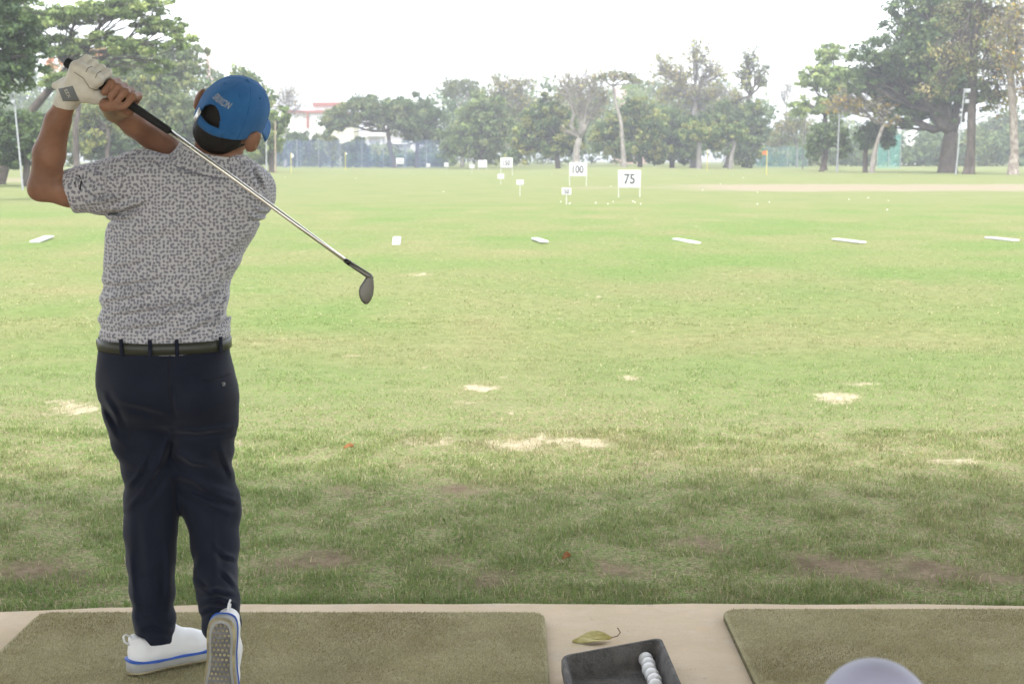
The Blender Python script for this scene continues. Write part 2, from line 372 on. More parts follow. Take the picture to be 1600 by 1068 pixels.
def tree(name, label, Y, trunk, ells, cols, size, nclump, nper, bark=M_BARK, crad=None, twig=0, flat=.7, group=None, seed=None, cat='tree', depth=.9, limbr=.35, Ysp=0., twr=.028):
    """trunk: (px, py, radius m) from the root up; ells: (px, py, rx, ry) crown lobes in photo pixels at distance Y."""
    rg = np.random.default_rng(seed if seed is not None else abs(hash((trunk[0][0], Y))) % 99991)
    mp = MP(Y); x0 = P(trunk[0][0], trunk[0][1], Y)[0]; root = np.array([x0, Y, float(terr(x0, Y))])
    o = empty(name, root); tag(o, label, cat, group)
    tp = [root - [0, 0, .3]] + [P(a, b, Y) for a, b, _ in trunk[1:]]; tr = [r for _, _, r in trunk]
    for k in range(1, len(tp)): tp[k][1] += rg.normal() * .2 * (k > 1)
    m = MB(); tr2 = list(tr); tr2[0] *= 1.25
    pts = [tp[0], root + (tp[1] - root) * .08]; rr = [tr2[0] * 1.25, tr[0]]
    for k in range(1, len(tp)): pts.append(tp[k]); rr.append(tr[k])
    m.tube(pts, rr, 9)
    fork = tp[-1]; cen = []; rad = []
    tot = sum(e[2] * e[3] for e in ells)
    for e in ells:
        c = P(e[0], e[1], Y + (rg.random() - .5) * e[2] * mp * .9 + Ysp * rg.normal()); rx, ry = e[2] * mp, e[3] * mp; k = max(3, int(nclump * e[2] * e[3] / tot))
        r0 = tr[-1] * .75 * limbr / .35
        lp = bez(fork, c, np.array([0, 0, .18 * np.linalg.norm(c - fork)]) * (rg.random() - .2), 6, rg, .04 * np.linalg.norm(c - fork))
        m.tube(lp, list(np.linspace(r0, max(r0 * .3, .03), 6)), 6)
        d = rg.normal(size=(k, 3)); d /= np.linalg.norm(d, axis=1)[:, None]
        q = c + d * (rg.random(k) ** .4)[:, None] * np.array([rx, rx * depth, ry]) * .92
        cr = (crad or .3) * min(rx, ry) * (.6 + .8 * rg.random(k)); cen.append(q); rad.append(cr)
        for i in range(k):
            if twig or rg.random() < .45:
                s = lp[rg.integers(2, 6)]; L = np.linalg.norm(q[i] - s)
                bp = bez(s, q[i], rg.normal(size=3) * .12 * L, 4, rg, .03 * L); m.tube(bp, list(np.linspace(max(r0 * .28, .03), max(.03, twr), 4)), 4, False)
                for _ in range(twig):
                    s2 = bp[rg.integers(1, 4)]; e2 = q[i] + rg.normal(size=3) * cr[i] * .9 + [0, 0, cr[i] * .5]
                    m.tube(bez(s2, e2, rg.normal(size=3) * .15 * cr[i], 4, rg, .1 * cr[i]), [twr, twr, twr * .8, twr * .5], 3, False)
    rel(m.build('trunk', bark, smooth=True), o)
    if nper:
        V, Fc, C = leaves(np.concatenate(cen), np.concatenate(rad), nper, size, cols, rg, flat)
        cr_ = mesh_obj('crown', V, Fc, M_LEAF); attr(cr_, 'tint', C); rel(cr_, o)
    return o

# --- left of the golfer
tree('dark_tree', 'dark leafy tree overhanging the range edge beside the leaning lamp pole', 62, [(-75, 280, .4), (-70, 150, .34), (-50, 70, .28)],
     [(-10, 20, 75, 60), (35, 95, 45, 50), (-30, 110, 60, 60), (25, 40, 50, 40)], DK + GRN[:1], .11, 260, 55, crad=.24)
tree('rain_tree', 'wide spreading tree with flat layers of bright green leaves', 96, [(-5, 268, .5), (20, 210, .36), (62, 160, .26), (105, 105, .22)],
     [(250, 40, 50, 18), (200, 10, 75, 22), (120, 20, 75, 18), (150, 62, 70, 14), (210, 75, 55, 16), (95, 75, 55, 18), (240, 105, 34, 14), (60, 30, 60, 20), (170, 105, 40, 14), (280, 62, 26, 14), (205, -30, 80, 26), (110, 130, 50, 16)], BRT + GRN, .16, 520, 46, crad=.6, flat=.32, limbr=.28)
tree('broad_tree', 'broad grey green tree behind the layered bright tree', 150, [(225, 262, .6), (228, 225, .5), (232, 190, .45)],
     [(240, 115, 80, 62), (165, 165, 70, 60), (285, 170, 58, 70), (220, 205, 90, 50), (285, 100, 48, 42), (305, 220, 50, 36), (120, 210, 50, 48), (180, 110, 60, 50)], GREY + GRN[:2], .27, 420, 50, crad=.28)
tree('reddish_tree', 'thin tree with reddish young leaves inside the layered tree', 128, [(120, 262, .3), (118, 200, .25), (125, 150, .2)],
     [(130, 95, 38, 34), (95, 110, 30, 30), (150, 130, 30, 25)], [(.3, .15, .08), (.26, .17, .1), (.2, .17, .08)], .2, 60, 30, crad=.35)
tree('yellowish_tree', 'yellowish green tree in front of the broad grey green tree', 138, [(170, 262, .3), (168, 235, .25), (170, 200, .2)],
     [(190, 150, 40, 40), (150, 190, 45, 35), (215, 130, 30, 25), (140, 215, 40, 25)], MANGO[1:3] + GREY, .22, 110, 44, crad=.3)
tree('dark_bush', 'low dark bush filling the foot of the left trees', 90, [(40, 264, .25), (42, 250, .2), (44, 235, .15)],
     [(30, 205, 60, 38), (75, 232, 40, 26), (0, 215, 50, 48), (20, 245, 70, 18), (60, 210, 40, 36)], DK + GRN[:1], .16, 260, 50, crad=.3, cat='bush')
tree('dark_bush', 'rounded dark bush beneath the broad grey green tree', 140, [(170, 264, .25), (172, 250, .2), (174, 240, .15)],
     [(190, 235, 50, 24), (240, 240, 50, 20)], DK, .22, 110, 46, crad=.32, cat='bush')
tree('round_tree', 'tree with yellow green tips rising behind the blue cap', 165, [(372, 260, .4), (372, 220, .35), (374, 180, .3)],
     [(375, 130, 42, 34), (400, 160, 32, 40), (345, 160, 36, 40), (385, 205, 48, 40)], MANGO, .24, 170, 44, crad=.28)
tree('light_green_tree', 'rounded light green tree beside the thin brown pole', 158, [(424, 260, .3), (424, 235, .26), (424, 215, .2)],
     [(424, 205, 24, 40), (438, 185, 16, 24), (408, 230, 28, 26)], BRT + GRN, .22, 120, 46, crad=.32)
tree('bare_tree', 'hazy bare twiggy tree between the cap and the white building', 250, [(446, 262, .3), (446, 220, .25), (447, 185, .2)],
     [(448, 150, 32, 28), (436, 165, 20, 25), (465, 170, 22, 18)], DRYL, .22, 70, 4, bark=M_BARKG, crad=.45, twig=4)
# --- middle distance, from the white building to the big half bare tree
tree('spreading_tree', 'spreading grey green tree in front of the balconied apartment block', 232, [(618, 261, .4), (610, 235, .36), (606, 205, .32)],
     [(565, 172, 48, 24), (600, 165, 45, 20), (535, 185, 36, 22), (630, 180, 36, 26), (590, 190, 50, 16), (520, 195, 22, 12)], GREY + DK[:2], .32, 230, 36, crad=.38, flat=.6)
tree('spreading_tree', 'dense grey green tree right of the balconied apartment block', 236, [(652, 261, .4), (652, 240, .36), (652, 215, .3)],
     [(655, 175, 30, 30), (638, 195, 26, 30), (676, 190, 26, 36), (660, 215, 34, 22)], GREY + DK, .32, 180, 40, crad=.34)
for k, (bx, rx, ry, lab, cl) in enumerate(((460, 34, 22, 'dark bush under the white building beside the golf flag', DK), (500, 30, 22, 'grey green bush under the maroon banded building', GREY), (556, 24, 16, 'low blue green bush behind the clipped hedge', DK))):
    tree('dark_bush', lab, 240 + 2 * k, [(bx, 260, .15), (bx, 252, .12), (bx, 246, .1)], [(bx, 246 - ry * .6, rx, ry), (bx + 8, 240 - ry, rx * .6, ry * .7), (bx - 10, 238 - ry * .4, rx * .6, ry * .6)], cl, .3, 90, 40, crad=.38, cat='bush')
tree('yellow_bush', 'rounded yellowish bush left of the clipped hedge', 234, [(519, 260, .15), (519, 250, .12), (519, 240, .1)], [(519, 230, 14, 16), (524, 240, 14, 10)], MANGO[1:3] + [(.15, .15, .05)], .26, 60, 40, crad=.4, cat='bush')
tree('yellow_bush', 'small yellowish bush above the clipped hedge by the balconies', 262, [(583, 258, .12), (583, 250, .1), (583, 243, .1)], [(583, 236, 12, 9)], MANGO[1:3], .26, 40, 40, crad=.45, cat='bush')
tree('umbrella_tree', 'thin open tree with an umbrella crown left of the bright green hump', 246, [(722, 262, .3), (720, 200, .24), (716, 165, .18)],
     [(716, 132, 32, 10), (698, 140, 20, 10), (738, 140, 20, 9)], GREY, .24, 80, 16, bark=M_BARKG, crad=.6, twig=3)
tree('green_tree', 'bright green rounded tree behind the two post number boards', 226, [(752, 262, .4), (752, 240, .35), (752, 215, .3)],
     [(758, 165, 34, 24), (735, 195, 34, 34), (775, 195, 32, 36), (750, 225, 50, 30), (712, 225, 30, 30)], GRN + GREY + BRT[:1], .3, 280, 40, crad=.3)
tree('twiggy_tree', 'tall twiggy tree rising above the bright green hump', 240, [(795, 262, .35), (792, 200, .28), (788, 165, .22)],
     [(790, 130, 30, 18), (815, 138, 24, 22), (772, 145, 20, 18), (800, 165, 36, 25), (825, 175, 24, 24)], GREY + DRYL, .24, 150, 16, bark=M_BARKG, crad=.45, twig=3)
tree('mango_tree', 'mango tree with yellow tipped clumps left of the pale bare tree', 214, [(872, 261, .4), (870, 240, .36), (868, 215, .3)],
     [(862, 152, 24, 14), (840, 180, 30, 24), (868, 185, 30, 28), (825, 215, 32, 28), (865, 225, 40, 24), (893, 215, 26, 30), (810, 240, 26, 18)], MANGO, .28, 320, 38, crad=.28)
tree('pale_bare_tree', 'pale barked bare tree forking low behind the 100 board', 206, [(900, 262, .55), (901, 232, .48), (905, 215, .4)],
     [(905, 125, 34, 26), (930, 130, 30, 30), (880, 135, 24, 30), (915, 165, 40, 30), (885, 205, 16, 10), (945, 155, 22, 25)], DRYL, .22, 130, 5, bark=M_BARKP, crad=.4, twig=4, limbr=.42)
tree('mango_tree', 'mango tree with yellow tipped clumps behind the tall pale trunk', 218, [(1000, 261, .4), (1000, 240, .36), (1000, 215, .3)],
     [(1000, 165, 36, 18), (975, 190, 34, 26), (1015, 200, 30, 30), (950, 215, 30, 30), (990, 230, 40, 22), (1025, 230, 25, 26)], MANGO, .28, 320, 38, crad=.28)
tree('tall_trunk_tree', 'tall pale slender trunk with a small umbrella top and dark nest', 202, [(975, 260, .42), (973, 230, .3), (970, 190, .26), (962, 160, .22), (958, 135, .2)],
     [(960, 118, 26, 9), (938, 122, 16, 8), (982, 118, 20, 9), (995, 128, 12, 6)], DRYL + GREY, .22, 70, 9, bark=M_BARKP, crad=.6, twig=3, limbr=.3)
tree('half_bare_tree', 'very tall half bare tree with sparse yellow green leaves above the others', 228, [(1085, 262, .75), (1085, 230, .62), (1084, 195, .55), (1086, 160, .42)],
     [(1090, 80, 26, 26), (1060, 115, 34, 28), (1110, 110, 32, 30), (1075, 140, 45, 24), (1030, 105, 22, 32), (1120, 145, 34, 20), (1040, 145, 26, 24), (1090, 170, 50, 20)], MANGO[1:3] + DRYL, .24, 300, 11, bark=M_BARKG, crad=.42, twig=3, limbr=.34)
tree('leaning_tree', 'half bare tree leaning right with curved dark limbs', 232, [(1135, 262, .5), (1145, 220, .42), (1160, 175, .36), (1172, 150, .3)],
     [(1172, 92, 18, 22), (1190, 110, 16, 20), (1160, 125, 16, 24), (1195, 130, 12, 14), (1150, 160, 20, 20)], MANGO[1:3] + GREY, .24, 130, 12, bark=M_BARK, crad=.45, twig=3, limbr=.4)
tree('dense_tree', 'dense dark tree mass at the foot of the tall half bare tree', 224, [(1050, 262, .4), (1050, 240, .36), (1050, 220, .3)],
     [(1045, 195, 30, 30), (1065, 225, 42, 32), (1030, 235, 28, 24), (1090, 195, 28, 24)], GRN + DK, .3, 220, 40, crad=.3)
tree('mango_tree', 'young mango tree with a pale trunk beside the white golf flag', 208, [(1092, 261, .4), (1092, 240, .33), (1093, 222, .28)],
     [(1085, 205, 22, 16), (1108, 210, 20, 14), (1072, 215, 14, 12)], MANGO + BRT[:1], .25, 140, 38, bark=M_BARKG, crad=.34)
tree('mango_tree', 'mango tree with two leaning trunks left of the orange flag', 210, [(1140, 261, .35), (1144, 240, .3), (1148, 222, .24)],
     [(1135, 205, 22, 16), (1155, 208, 18, 16), (1120, 225, 16, 14)], MANGO + GRN[:1], .25, 140, 38, bark=M_BARKG, crad=.34)
tree('dense_tree', 'rounded dense tree beneath the leaning half bare tree', 226, [(1172, 262, .4), (1172, 240, .36), (1172, 215, .3)],
     [(1178, 175, 22, 24), (1160, 200, 28, 32), (1185, 205, 18, 34), (1165, 235, 34, 26), (1125, 185, 26, 26)], DK + GRN + MANGO[1:2], .28, 240, 40, crad=.28)
tree('hazy_tree', 'small hazy tree between the rounded dense tree and the dark lamp pole', 246, [(1245, 262, .22), (1245, 235, .2), (1243, 215, .16)],
     [(1230, 205, 28, 24), (1250, 190, 26, 24), (1215, 225, 24, 22)], DRYL + GREY, .26, 110, 24, bark=M_BARKG, crad=.4, twig=2)
tree('bare_tree', 'faint leafless tree rising against the sky beside the light green tree', 300, [(1228, 262, .25), (1228, 200, .2), (1228, 165, .16)],
     [(1230, 135, 18, 22), (1222, 155, 18, 18)], DRYL, .2, 40, 3, bark=M_BARKG, crad=.5, twig=4)
# --- right hand group
tree('light_green_tree', 'light green feathery tree left of the huge dark tree', 190, [(1288, 263, .4), (1288, 225, .33), (1290, 180, .28)],
     [(1300, 85, 34, 18), (1275, 120, 36, 22), (1310, 125, 34, 28), (1262, 165, 34, 20), (1300, 165, 34, 24)], BRT + GRN[:1], .27, 240, 34, crad=.36, flat=.5)
tree('small_green_tree', 'small dark green tree with leaning trunks beside the grey lamp pole', 172, [(1284, 264, .33), (1290, 245, .28), (1292, 228, .24)],
     [(1285, 215, 22, 24), (1305, 205, 20, 20), (1318, 232, 16, 18), (1275, 235, 16, 16)], GRN + DK[:1], .22, 170, 40, crad=.32)
tree('yellow_leaved_tree', 'sparse tree with yellow leaves and pale crooked branches', 160, [(1362, 266, .33), (1366, 240, .26), (1374, 215, .22), (1380, 195, .18)],
     [(1325, 155, 30, 18), (1355, 165, 30, 20), (1300, 165, 20, 16), (1380, 165, 26, 22), (1395, 190, 22, 10)], YEL + DRYL, .2, 130, 12, bark=M_BARKP, crad=.42, twig=3, limbr=.4)
tree('drooping_tree', 'small tree with a drooping dark fringe on several trunks', 163, [(1352, 266, .3), (1352, 245, .26), (1354, 225, .24)],
     [(1365, 205, 24, 14), (1350, 215, 16, 18), (1388, 215, 12, 20)], DK + GREY[:1], .2, 120, 40, crad=.4, flat=1.4)
tree('huge_tree', 'huge dense dark green tree on a thick many limbed trunk', 160, [(1481, 267, 1.15), (1482, 245, .95), (1484, 225, .85), (1486, 205, .7)],
     [(1370, 95, 52, 40), (1420, 70, 58, 50), (1440, 15, 62, 40), (1350, 130, 38, 26), (1470, 110, 70, 55), (1430, 150, 60, 38), (1400, 185, 40, 22), (1500, 40, 70, 50), (1390, 130, 50, 36), (1530, 150, 40, 30), (1450, -30, 60, 40), (1470, 180, 40, 20)], GRN + DK + DK[:1], .23, 760, 46, crad=.24, limbr=.42)
tree('tall_dry_tree', 'tall straight brown trunk with thin dry foliage behind the floodlight pole', 147, [(1514, 271, .62), (1517, 235, .45), (1521, 150, .42), (1524, 60, .38), (1530, 0, .3)],
     [(1500, 20, 50, 34), (1560, 30, 44, 40), (1490, 90, 44, 36), (1560, 110, 44, 40), (1525, -20, 60, 30), (1465, 135, 34, 22), (1560, 160, 34, 24)], DRYL + MANGO[1:2] + GREY, .17, 420, 15, bark=M_BARK, crad=.36, twig=2, limbr=.2, twr=.022)
tree('mottled_trunk_tree', 'tall trunk with mottled flaking bark and thin dry foliage', 143, [(1583, 273, .6), (1585, 235, .42), (1584, 180, .4), (1578, 90, .34), (1580, 20, .28)],
     [(1600, 20, 60, 40), (1560, 60, 40, 36), (1620, 90, 60, 50), (1590, -20, 60, 30), (1600, 145, 34, 24)], DRYL + YEL[:1] + MANGO[1:2], .17, 260, 14, bark=M_BARKM, crad=.36, twig=2, limbr=.24, twr=.022)
tree('blue_green_tree', 'hazy blue green tree with a leaning trunk far behind the mottled trunk', 300, [(1543, 262, .9), (1550, 248, .8), (1556, 236, .6)],
     [(1560, 205, 36, 24), (1590, 200, 34, 30), (1540, 220, 26, 18), (1600, 230, 36, 20)], DK + GREY, .4, 190, 36, crad=.34)

def woodland():
    rg = np.random.default_rng(44); V = []; Fc = []; C = []; off = 0
    for row, (Y, top, n) in enumerate(((275, 205, 95), (330, 200, 90), (400, 196, 80))):
        px = np.linspace(-120, 1720, n) + rg.normal(size=n) * 6
        for p_ in px:
            h = (262 - top) * (2.0 if 690 < p_ < 1195 else (2.3 if p_ < 335 else 1)) * (.55 + .6 * rg.random()) * (0.42 if 440 < p_ < 690 else (.62 if 1195 < p_ < 1255 or 1400 < p_ < 1440 else 1.0))
            cen = []
            for _ in range(18): cen.append(P(p_ + rg.normal() * 9, 262 - h * rg.random() ** .55, Y + rg.normal() * 5))
            v, f, c = leaves(np.array(cen), np.full(18, 2.2 + .6 * row), 14, .6 + .12 * row, (GREY, DK, GRN)[rg.integers(0, 3)], rg, .9)
            V.append(v); Fc.append(f + off); C.append(c); off += len(v)
    o = mesh_obj('woodland', np.concatenate(V), np.concatenate(Fc), M_LEAF); attr(o, 'tint', np.concatenate(C))
    tag(o, 'far dim belt of woodland closing the gaps behind the trees', 'woodland', kind='stuff')
woodland()
def hedge():
    rg = np.random.default_rng(5); a, b = P(538, 258, 243), P(692, 258, 246); n = 420
    t_ = rg.random(n); cen = a[None] + (b - a)[None] * t_[:, None]; cen[:, 1] += rg.normal(size=n) * .5; z0 = terr(cen[:, 0], cen[:, 1]); cen[:, 2] = z0 + .3 + 1.6 * rg.random(n)
    V, Fc, C = leaves(cen, np.full(n, .55), 22, .2, [(.05, .1, .05), (.06, .12, .05), (.04, .085, .045)], rg, .8)
    o = empty('hedge', ((a[0] + b[0]) / 2, 244.5, float(z0.mean()))); tag(o, 'long clipped green hedge in front of the balconied block', 'hedge')
    h = mesh_obj('hedge_leaves', V, Fc, M_LEAF); attr(h, 'tint', C); rel(h, o)
    m = MB()
    for k in range(24):
        p = a + (b - a) * (k + .5) / 24; z = float(terr(p[0], p[1])); m.tube([(p[0], p[1], z - .1), (p[0], p[1], z + 1.4)], .05, 5)
    rel(m.build('stem', M_BARK), o)
hedge()
# ================================================================== BUILDINGS
M_WHITE = simple('white_render', (.72, .71, .68), .8, .2, var=.06, sc=.6); M_MAROON = simple('maroon_band', (.3, .12, .1), .8, .2); M_GLASS = simple('window_glass', (.05, .06, .07), .2, .5)
M_PINK = simple('pink_render', (.62, .42, .38), .8, .2, var=.06, sc=.4); M_CREAM = simple('cream_render', (.72, .68, .5), .8, .2, var=.05, sc=.5); M_GREYW = simple('grey_render', (.5, .5, .5), .8, .2)
def blk(root, name, x0, x1, y0, y1, Y, dep, mat, parent=None):
    a, b = P(x0, y1, Y), P(x1, y0, Y)
    if y1 >= 258: a[2] = float(terr(a[0], Y)) - .5
    o = MB().box(((a[0] + b[0]) / 2, Y + dep / 2, (a[2] + b[2]) / 2), (b[0] - a[0], dep, b[2] - a[2])).build(name, mat); return rel(o, root)
def win(root, x0, x1, y0, y1, Y):
    w = blk(root, 'window', x0, x1, y0, y1, Y - .15, .3, M_WHITE); mp = MP(Y) / MP(Y)
    o = blk(root, 'pane', x0 + .8, x1 - .8, y0 + .8, y1 - .8, Y - .2, .2, M_GLASS); o.parent = w; o.matrix_parent_inverse = Matrix.Translation(-Vector(root.location))
    w.matrix_parent_inverse = Matrix.Translation(-Vector(root.location)); 
def bld(name, label, px, Y):
    x = P(px, 260, Y)[0]; o = empty(name, (x, Y, float(terr(x, Y)))); return tag(o, label, 'building')
b1 = bld('banded_building', 'white building with maroon roof bands and a roof mast', 490, 300)
blk(b1, 'wall', 446, 535, 176, 262, 300, 14, M_WHITE); blk(b1, 'roof_band', 444, 537, 172.5, 176.5, 299.2, 15, M_MAROON); blk(b1, 'upper_wall', 489, 535, 157, 172.3, 303, 9, M_WHITE); blk(b1, 'roof_band', 488, 537, 160, 165, 302.2, 10.5, M_MAROON)
blk(b1, 'column', 479, 482, 176.7, 200, 299.3, .6, M_MAROON)
for a in ((450, 458, 183, 193), (465, 478, 183, 194), (485, 497, 183, 194), (504, 516, 183, 194)): win(b1, *a, 300)
rel(MB().tube([P(499, 158, 306), P(499, 138, 306)], .12, 5).build('mast', M_STEEL), b1)
b2 = bld('apartment_block', 'white balconied apartment block behind the hedge', 625, 285)
blk(b2, 'wall', 570, 680, 186, 262, 285, 14, M_WHITE)
for (x0, x1, y) in ((572, 600, 213), (572, 600, 237), (650, 678, 214), (646, 678, 236), (610, 640, 200), (610, 640, 225)):
    blk(b2, 'balcony', x0, x1, y - 6, y, 283.4, 1.5, M_WHITE); blk(b2, 'recess', x0 + 1, x1 - 1, y - 18, y - 6.3, 284.8, .5, M_GREYW)
for x in (575, 596, 606, 643): blk(b2, 'column', x - 1.2, x + 1.2, 190, 262, 284.0, .5, M_WHITE)
for a in ((614, 622, 186, 193), (628, 636, 186, 193), (654, 661, 196, 205), (667, 674, 196, 205)): win(b2, *a, 285)
b3 = bld('tower_block', 'tall faint pink and white tower behind the left trees', 355, 470)
blk(b3, 'wall', 326, 336, 86, 262, 470, 16, M_PINK); blk(b3, 'wall', 336.3, 386, 89, 262, 471, 16, M_WHITE)
for y in range(94, 130, 8):
    for x in (342, 352, 362, 372): win(b3, x, x + 5, y, y + 4, 471)
b4 = bld('cream_building', 'pale cream building glimpsed through the spreading tree', 530, 275)
blk(b4, 'wall', 514, 552, 184, 262, 275, 10, M_CREAM)
for a in ((518, 524, 190, 200), (530, 536, 190, 200), (541, 547, 190, 200)): win(b4, *a, 275)
b5 = bld('white_house', 'small white house glimpsed under the huge dark tree', 1425, 290)
blk(b5, 'wall', 1414, 1436, 200, 262, 290, 9, M_WHITE); win(b5, 1418, 1423, 206, 213, 290); win(b5, 1427, 1432, 206, 213, 290)
b6 = bld('pink_building', 'faint pinkish flats behind the tall pale trunk', 990, 420)
blk(b6, 'wall', 962, 1012, 136, 262, 420, 14, M_PINK)
for x in (968, 980, 992, 1002): win(b6, x, x + 5, 140, 146, 420)

# ================================================================== HAZE
t = NT('haze_air'); t.n.remove(t.p); pv = t.node('ShaderNodeVolumePrincipled', {'Color': (.93, .95, 1.0), 'Density': HAZE_D, 'Anisotropy': .25}); t.l.new(pv.outputs[0], t.out.inputs['Volume'])
hz = MB().box((0, 1195, 30), (1700, 3210, 66)).build('haze', t.m); tag(hz, 'thin pale haze in the air over the range', 'haze', kind='stuff')
# ================================================================== RANGE FURNITURE
M_BOARD = simple('white_board', (.5, .5, .49), .6, .3, var=.03); M_INK = simple('dark_print', (.06, .06, .07), .7, .2); M_INKL = simple('faded_print', (.16, .16, .2), .7, .2)
M_POLE = simple('grey_pole', (.3, .31, .32), .5, .4); M_POLED = simple('dark_pole', (.1, .1, .1), .6, .3); M_POLEB = simple('brown_pole', (.32, .25, .19), .7, .2); M_YEL = simple('yellow_pole', (.6, .5, .08), .5, .4)
M_FLAGW = simple('white_flag', (.75, .75, .72), .8, .1); M_FLAGO = simple('orange_flag', (.65, .2, .08), .8, .1); M_LAMP = simple('lamp_glass', (.7, .72, .75), .3, .5)
def textmesh(txt, h, wfac=1., bold=0.0):
    cu = bpy.data.curves.new('txt', 'FONT'); cu.body = txt; cu.size = 1.0; cu.offset = bold; cu.resolution_u = 3
    ob = bpy.data.objects.new('txt', cu); COL.objects.link(ob); dg = bpy.context.evaluated_depsgraph_get(); dg.update()
    me = ob.evaluated_get(dg).to_mesh(); V = np.array([v.co[:] for v in me.vertices]); Fc = [list(p.vertices) for p in me.polygons]
    ob.evaluated_get(dg).to_mesh_clear(); bpy.data.objects.remove(ob); bpy.data.curves.remove(cu)
    V = V[:, :2]; lo, hi = V.min(0), V.max(0); V = (V - (lo + hi) / 2) / (hi[1] - lo[1]) * h; V[:, 0] *= wfac
    return V, Fc
def sign(txt, label, x0, x1, y0, y1, ybase, Y, posts=2, ink=M_INK, th=.5, wf=.8, bold=.022):
    mp = MP(Y); c = P((x0 + x1) / 2, (y0 + y1) / 2, Y); w, h = (x1 - x0) * mp, (y1 - y0) * mp; z0 = float(terr(c[0], Y))
    o = empty('distance_board', (c[0], Y, z0)); tag(o, label, 'sign', 'distance boards on the range')
    b = MB().box((c[0], Y, c[2]), (w, .03, h)).build('board', M_BOARD); rel(bevel(b, .006), o)
    for s in ((-1, 1) if posts == 2 else (0,)):
        rel(MB().tube([(c[0] + s * (w / 2 - .03), Y + .035, z0 - .15), (c[0] + s * (w / 2 - .03), Y + .035, c[2] + h * .4)], .022 if posts == 2 else .016, 6).build('post', M_BOARD), o)
    V, Fc = textmesh(txt, h * th, wf, bold); rel(mesh_obj('number', [(c[0] + a, Y - .0185, c[2] + b_) for a, b_ in V], Fc, ink), o)
sign('75', 'biggest white board, reading seventy five, on two posts', 966, 1001, 266, 293, 308, 68.6, th=.58, wf=.85)
sign('100', 'white two post board reading one hundred before the pale bare tree', 889.5, 917, 254, 275, 290, 91.4, th=.58, wf=.8)
sign('150', 'white two post board reading one hundred and fifty above a small stake board', 782, 801, 246.5, 262, 273.5, 137, th=.56, wf=.75, ink=M_INK)
sign('200', 'white two post board with faded unreadable print beside the 150 board', 747, 760.8, 250.3, 262, 269, 183, th=.45, wf=.75, ink=simple('ghost_print', (.6, .6, .62), .7, .2))
sign('250', 'smallest white two post board, reading 250, standing before the hedge', 619, 631, 247, 256.3, 261.5, 226, th=.5, wf=.75, ink=M_INKL)
sign('50', 'small white board reading fifty low in the grass', 878, 892.6, 293.5, 304.5, 308, 57, posts=1, th=.66, wf=.85, bold=.02)
sign('75', 'small stake board reading seventy five between two other small ones', 807, 818, 281, 289, 301, 71, posts=1, th=.6, wf=.85, ink=M_INKL, bold=.01)
sign('100', 'small stake board reading one hundred under the one fifty board', 777.5, 787.5, 272, 279.5, 288, 95, posts=1, th=.6, wf=.75, ink=M_INKL, bold=0)
sign('150', 'tiny white stake board just left of the faded two post board', 733.5, 741.5, 257, 263, 268, 150, posts=1, ink=M_INKL, wf=.75, bold=0)
sign('200', 'tiny white stake board standing tallest before the tree belt', 694, 701, 254.3, 260.4, 273, 170, posts=1, ink=M_INKL, wf=.75, bold=0)
sign('250', 'tiny white stake board next to the netted hollow', 666, 672, 255.8, 260.8, 264, 205, posts=1, ink=M_INKL, wf=.75, bold=0)
def flag(label, px, ytop, ybase, Y, mat, w=6, h=5, side=1):
    p = P(px, ytop, Y); z0 = float(terr(p[0], Y)); o = empty('golf_flag', (p[0], Y, z0)); tag(o, label, 'flag', 'flags on the greens')
    rel(MB().tube([(p[0], Y, z0 - .2), (p[0], Y, p[2])], .03 * Y / 150, 6).build('flagstick', M_YEL), o)
    mp = MP(Y); m = []; fcs = []
    for i in range(5):
        x = p[0] + side * mp * w * i / 4; d = .12 * math.sin(i * 1.7); s = (1 - .12 * i)
        m += [(x, Y + d, p[2] - mp * h * .5 - mp * h * .5 * s - .12 * i * mp), (x, Y + d, p[2] - mp * h * .5 + mp * h * .5 * s - .12 * i * mp), (x, Y + d + .02, p[2] - mp * h * .5 + mp * h * .5 * s - .12 * i * mp), (x, Y + d + .02, p[2] - mp * h * .5 - mp * h * .5 * s - .12 * i * mp)]
    for i in range(4):
        for k in range(4): fcs.append((i * 4 + k, i * 4 + (k + 1) % 4, i * 4 + 4 + (k + 1) % 4, i * 4 + 4 + k))
    fcs += [(0, 1, 2, 3), (16, 19, 18, 17)]; rel(mesh_obj('flag_cloth', m, fcs, mat), o)
flag('drooping white flag on a yellow stick below the blue cap', 454.5, 239, 262, 150, M_FLAGW, 4, 8)
flag('small white flag on a yellow stick at the left end of the hedge', 539.5, 237, 256, 190, M_FLAGW, 2.5, 5)
flag('small white flag on a yellow stick by the young mango tree', 1105.5, 233, 260, 180, M_FLAGW, 2.5, 5)
flag('orange flag on a yellow stick before the hazy trees', 1198.5, 235, 272, 140, M_FLAGO, 7, 7, -1)
def lamp(label, base, top, Y, mat, heads, r=.06):
    a, b = P(*base, Y), P(*top, Y); a[2] = float(terr(a[0], Y)); o = empty('lamp_pole', tuple(a)); tag(o, label, 'lamp pole', 'lamp poles round the range')
    rel(MB().tube([a - [0, 0, .3], (a + b) / 2, b], [r * 1.2, r, r * .8], 8).build('pole', mat), o); mp = MP(Y)
    for hx, hy, w, h in heads:
        c = P(hx, hy, Y - .12); L = MB().box(c, (w * mp, .18, h * mp)).build('floodlight', M_POLE); bevel(L, .03); rel(L, o)
        g = MB().box(c - [0, .11, 0], (w * mp * .84, .03, h * mp * .8)).build('lamp_glass', M_LAMP); g.parent = L; g.matrix_parent_inverse = Matrix.Translation(-Vector(o.location))
        rel(MB().tube([c, P(top[0] + (base[0] - top[0]) * (hy - top[1]) / (base[1] - top[1]), hy + 2, Y)], .03, 5).build('bracket', M_POLE), o)
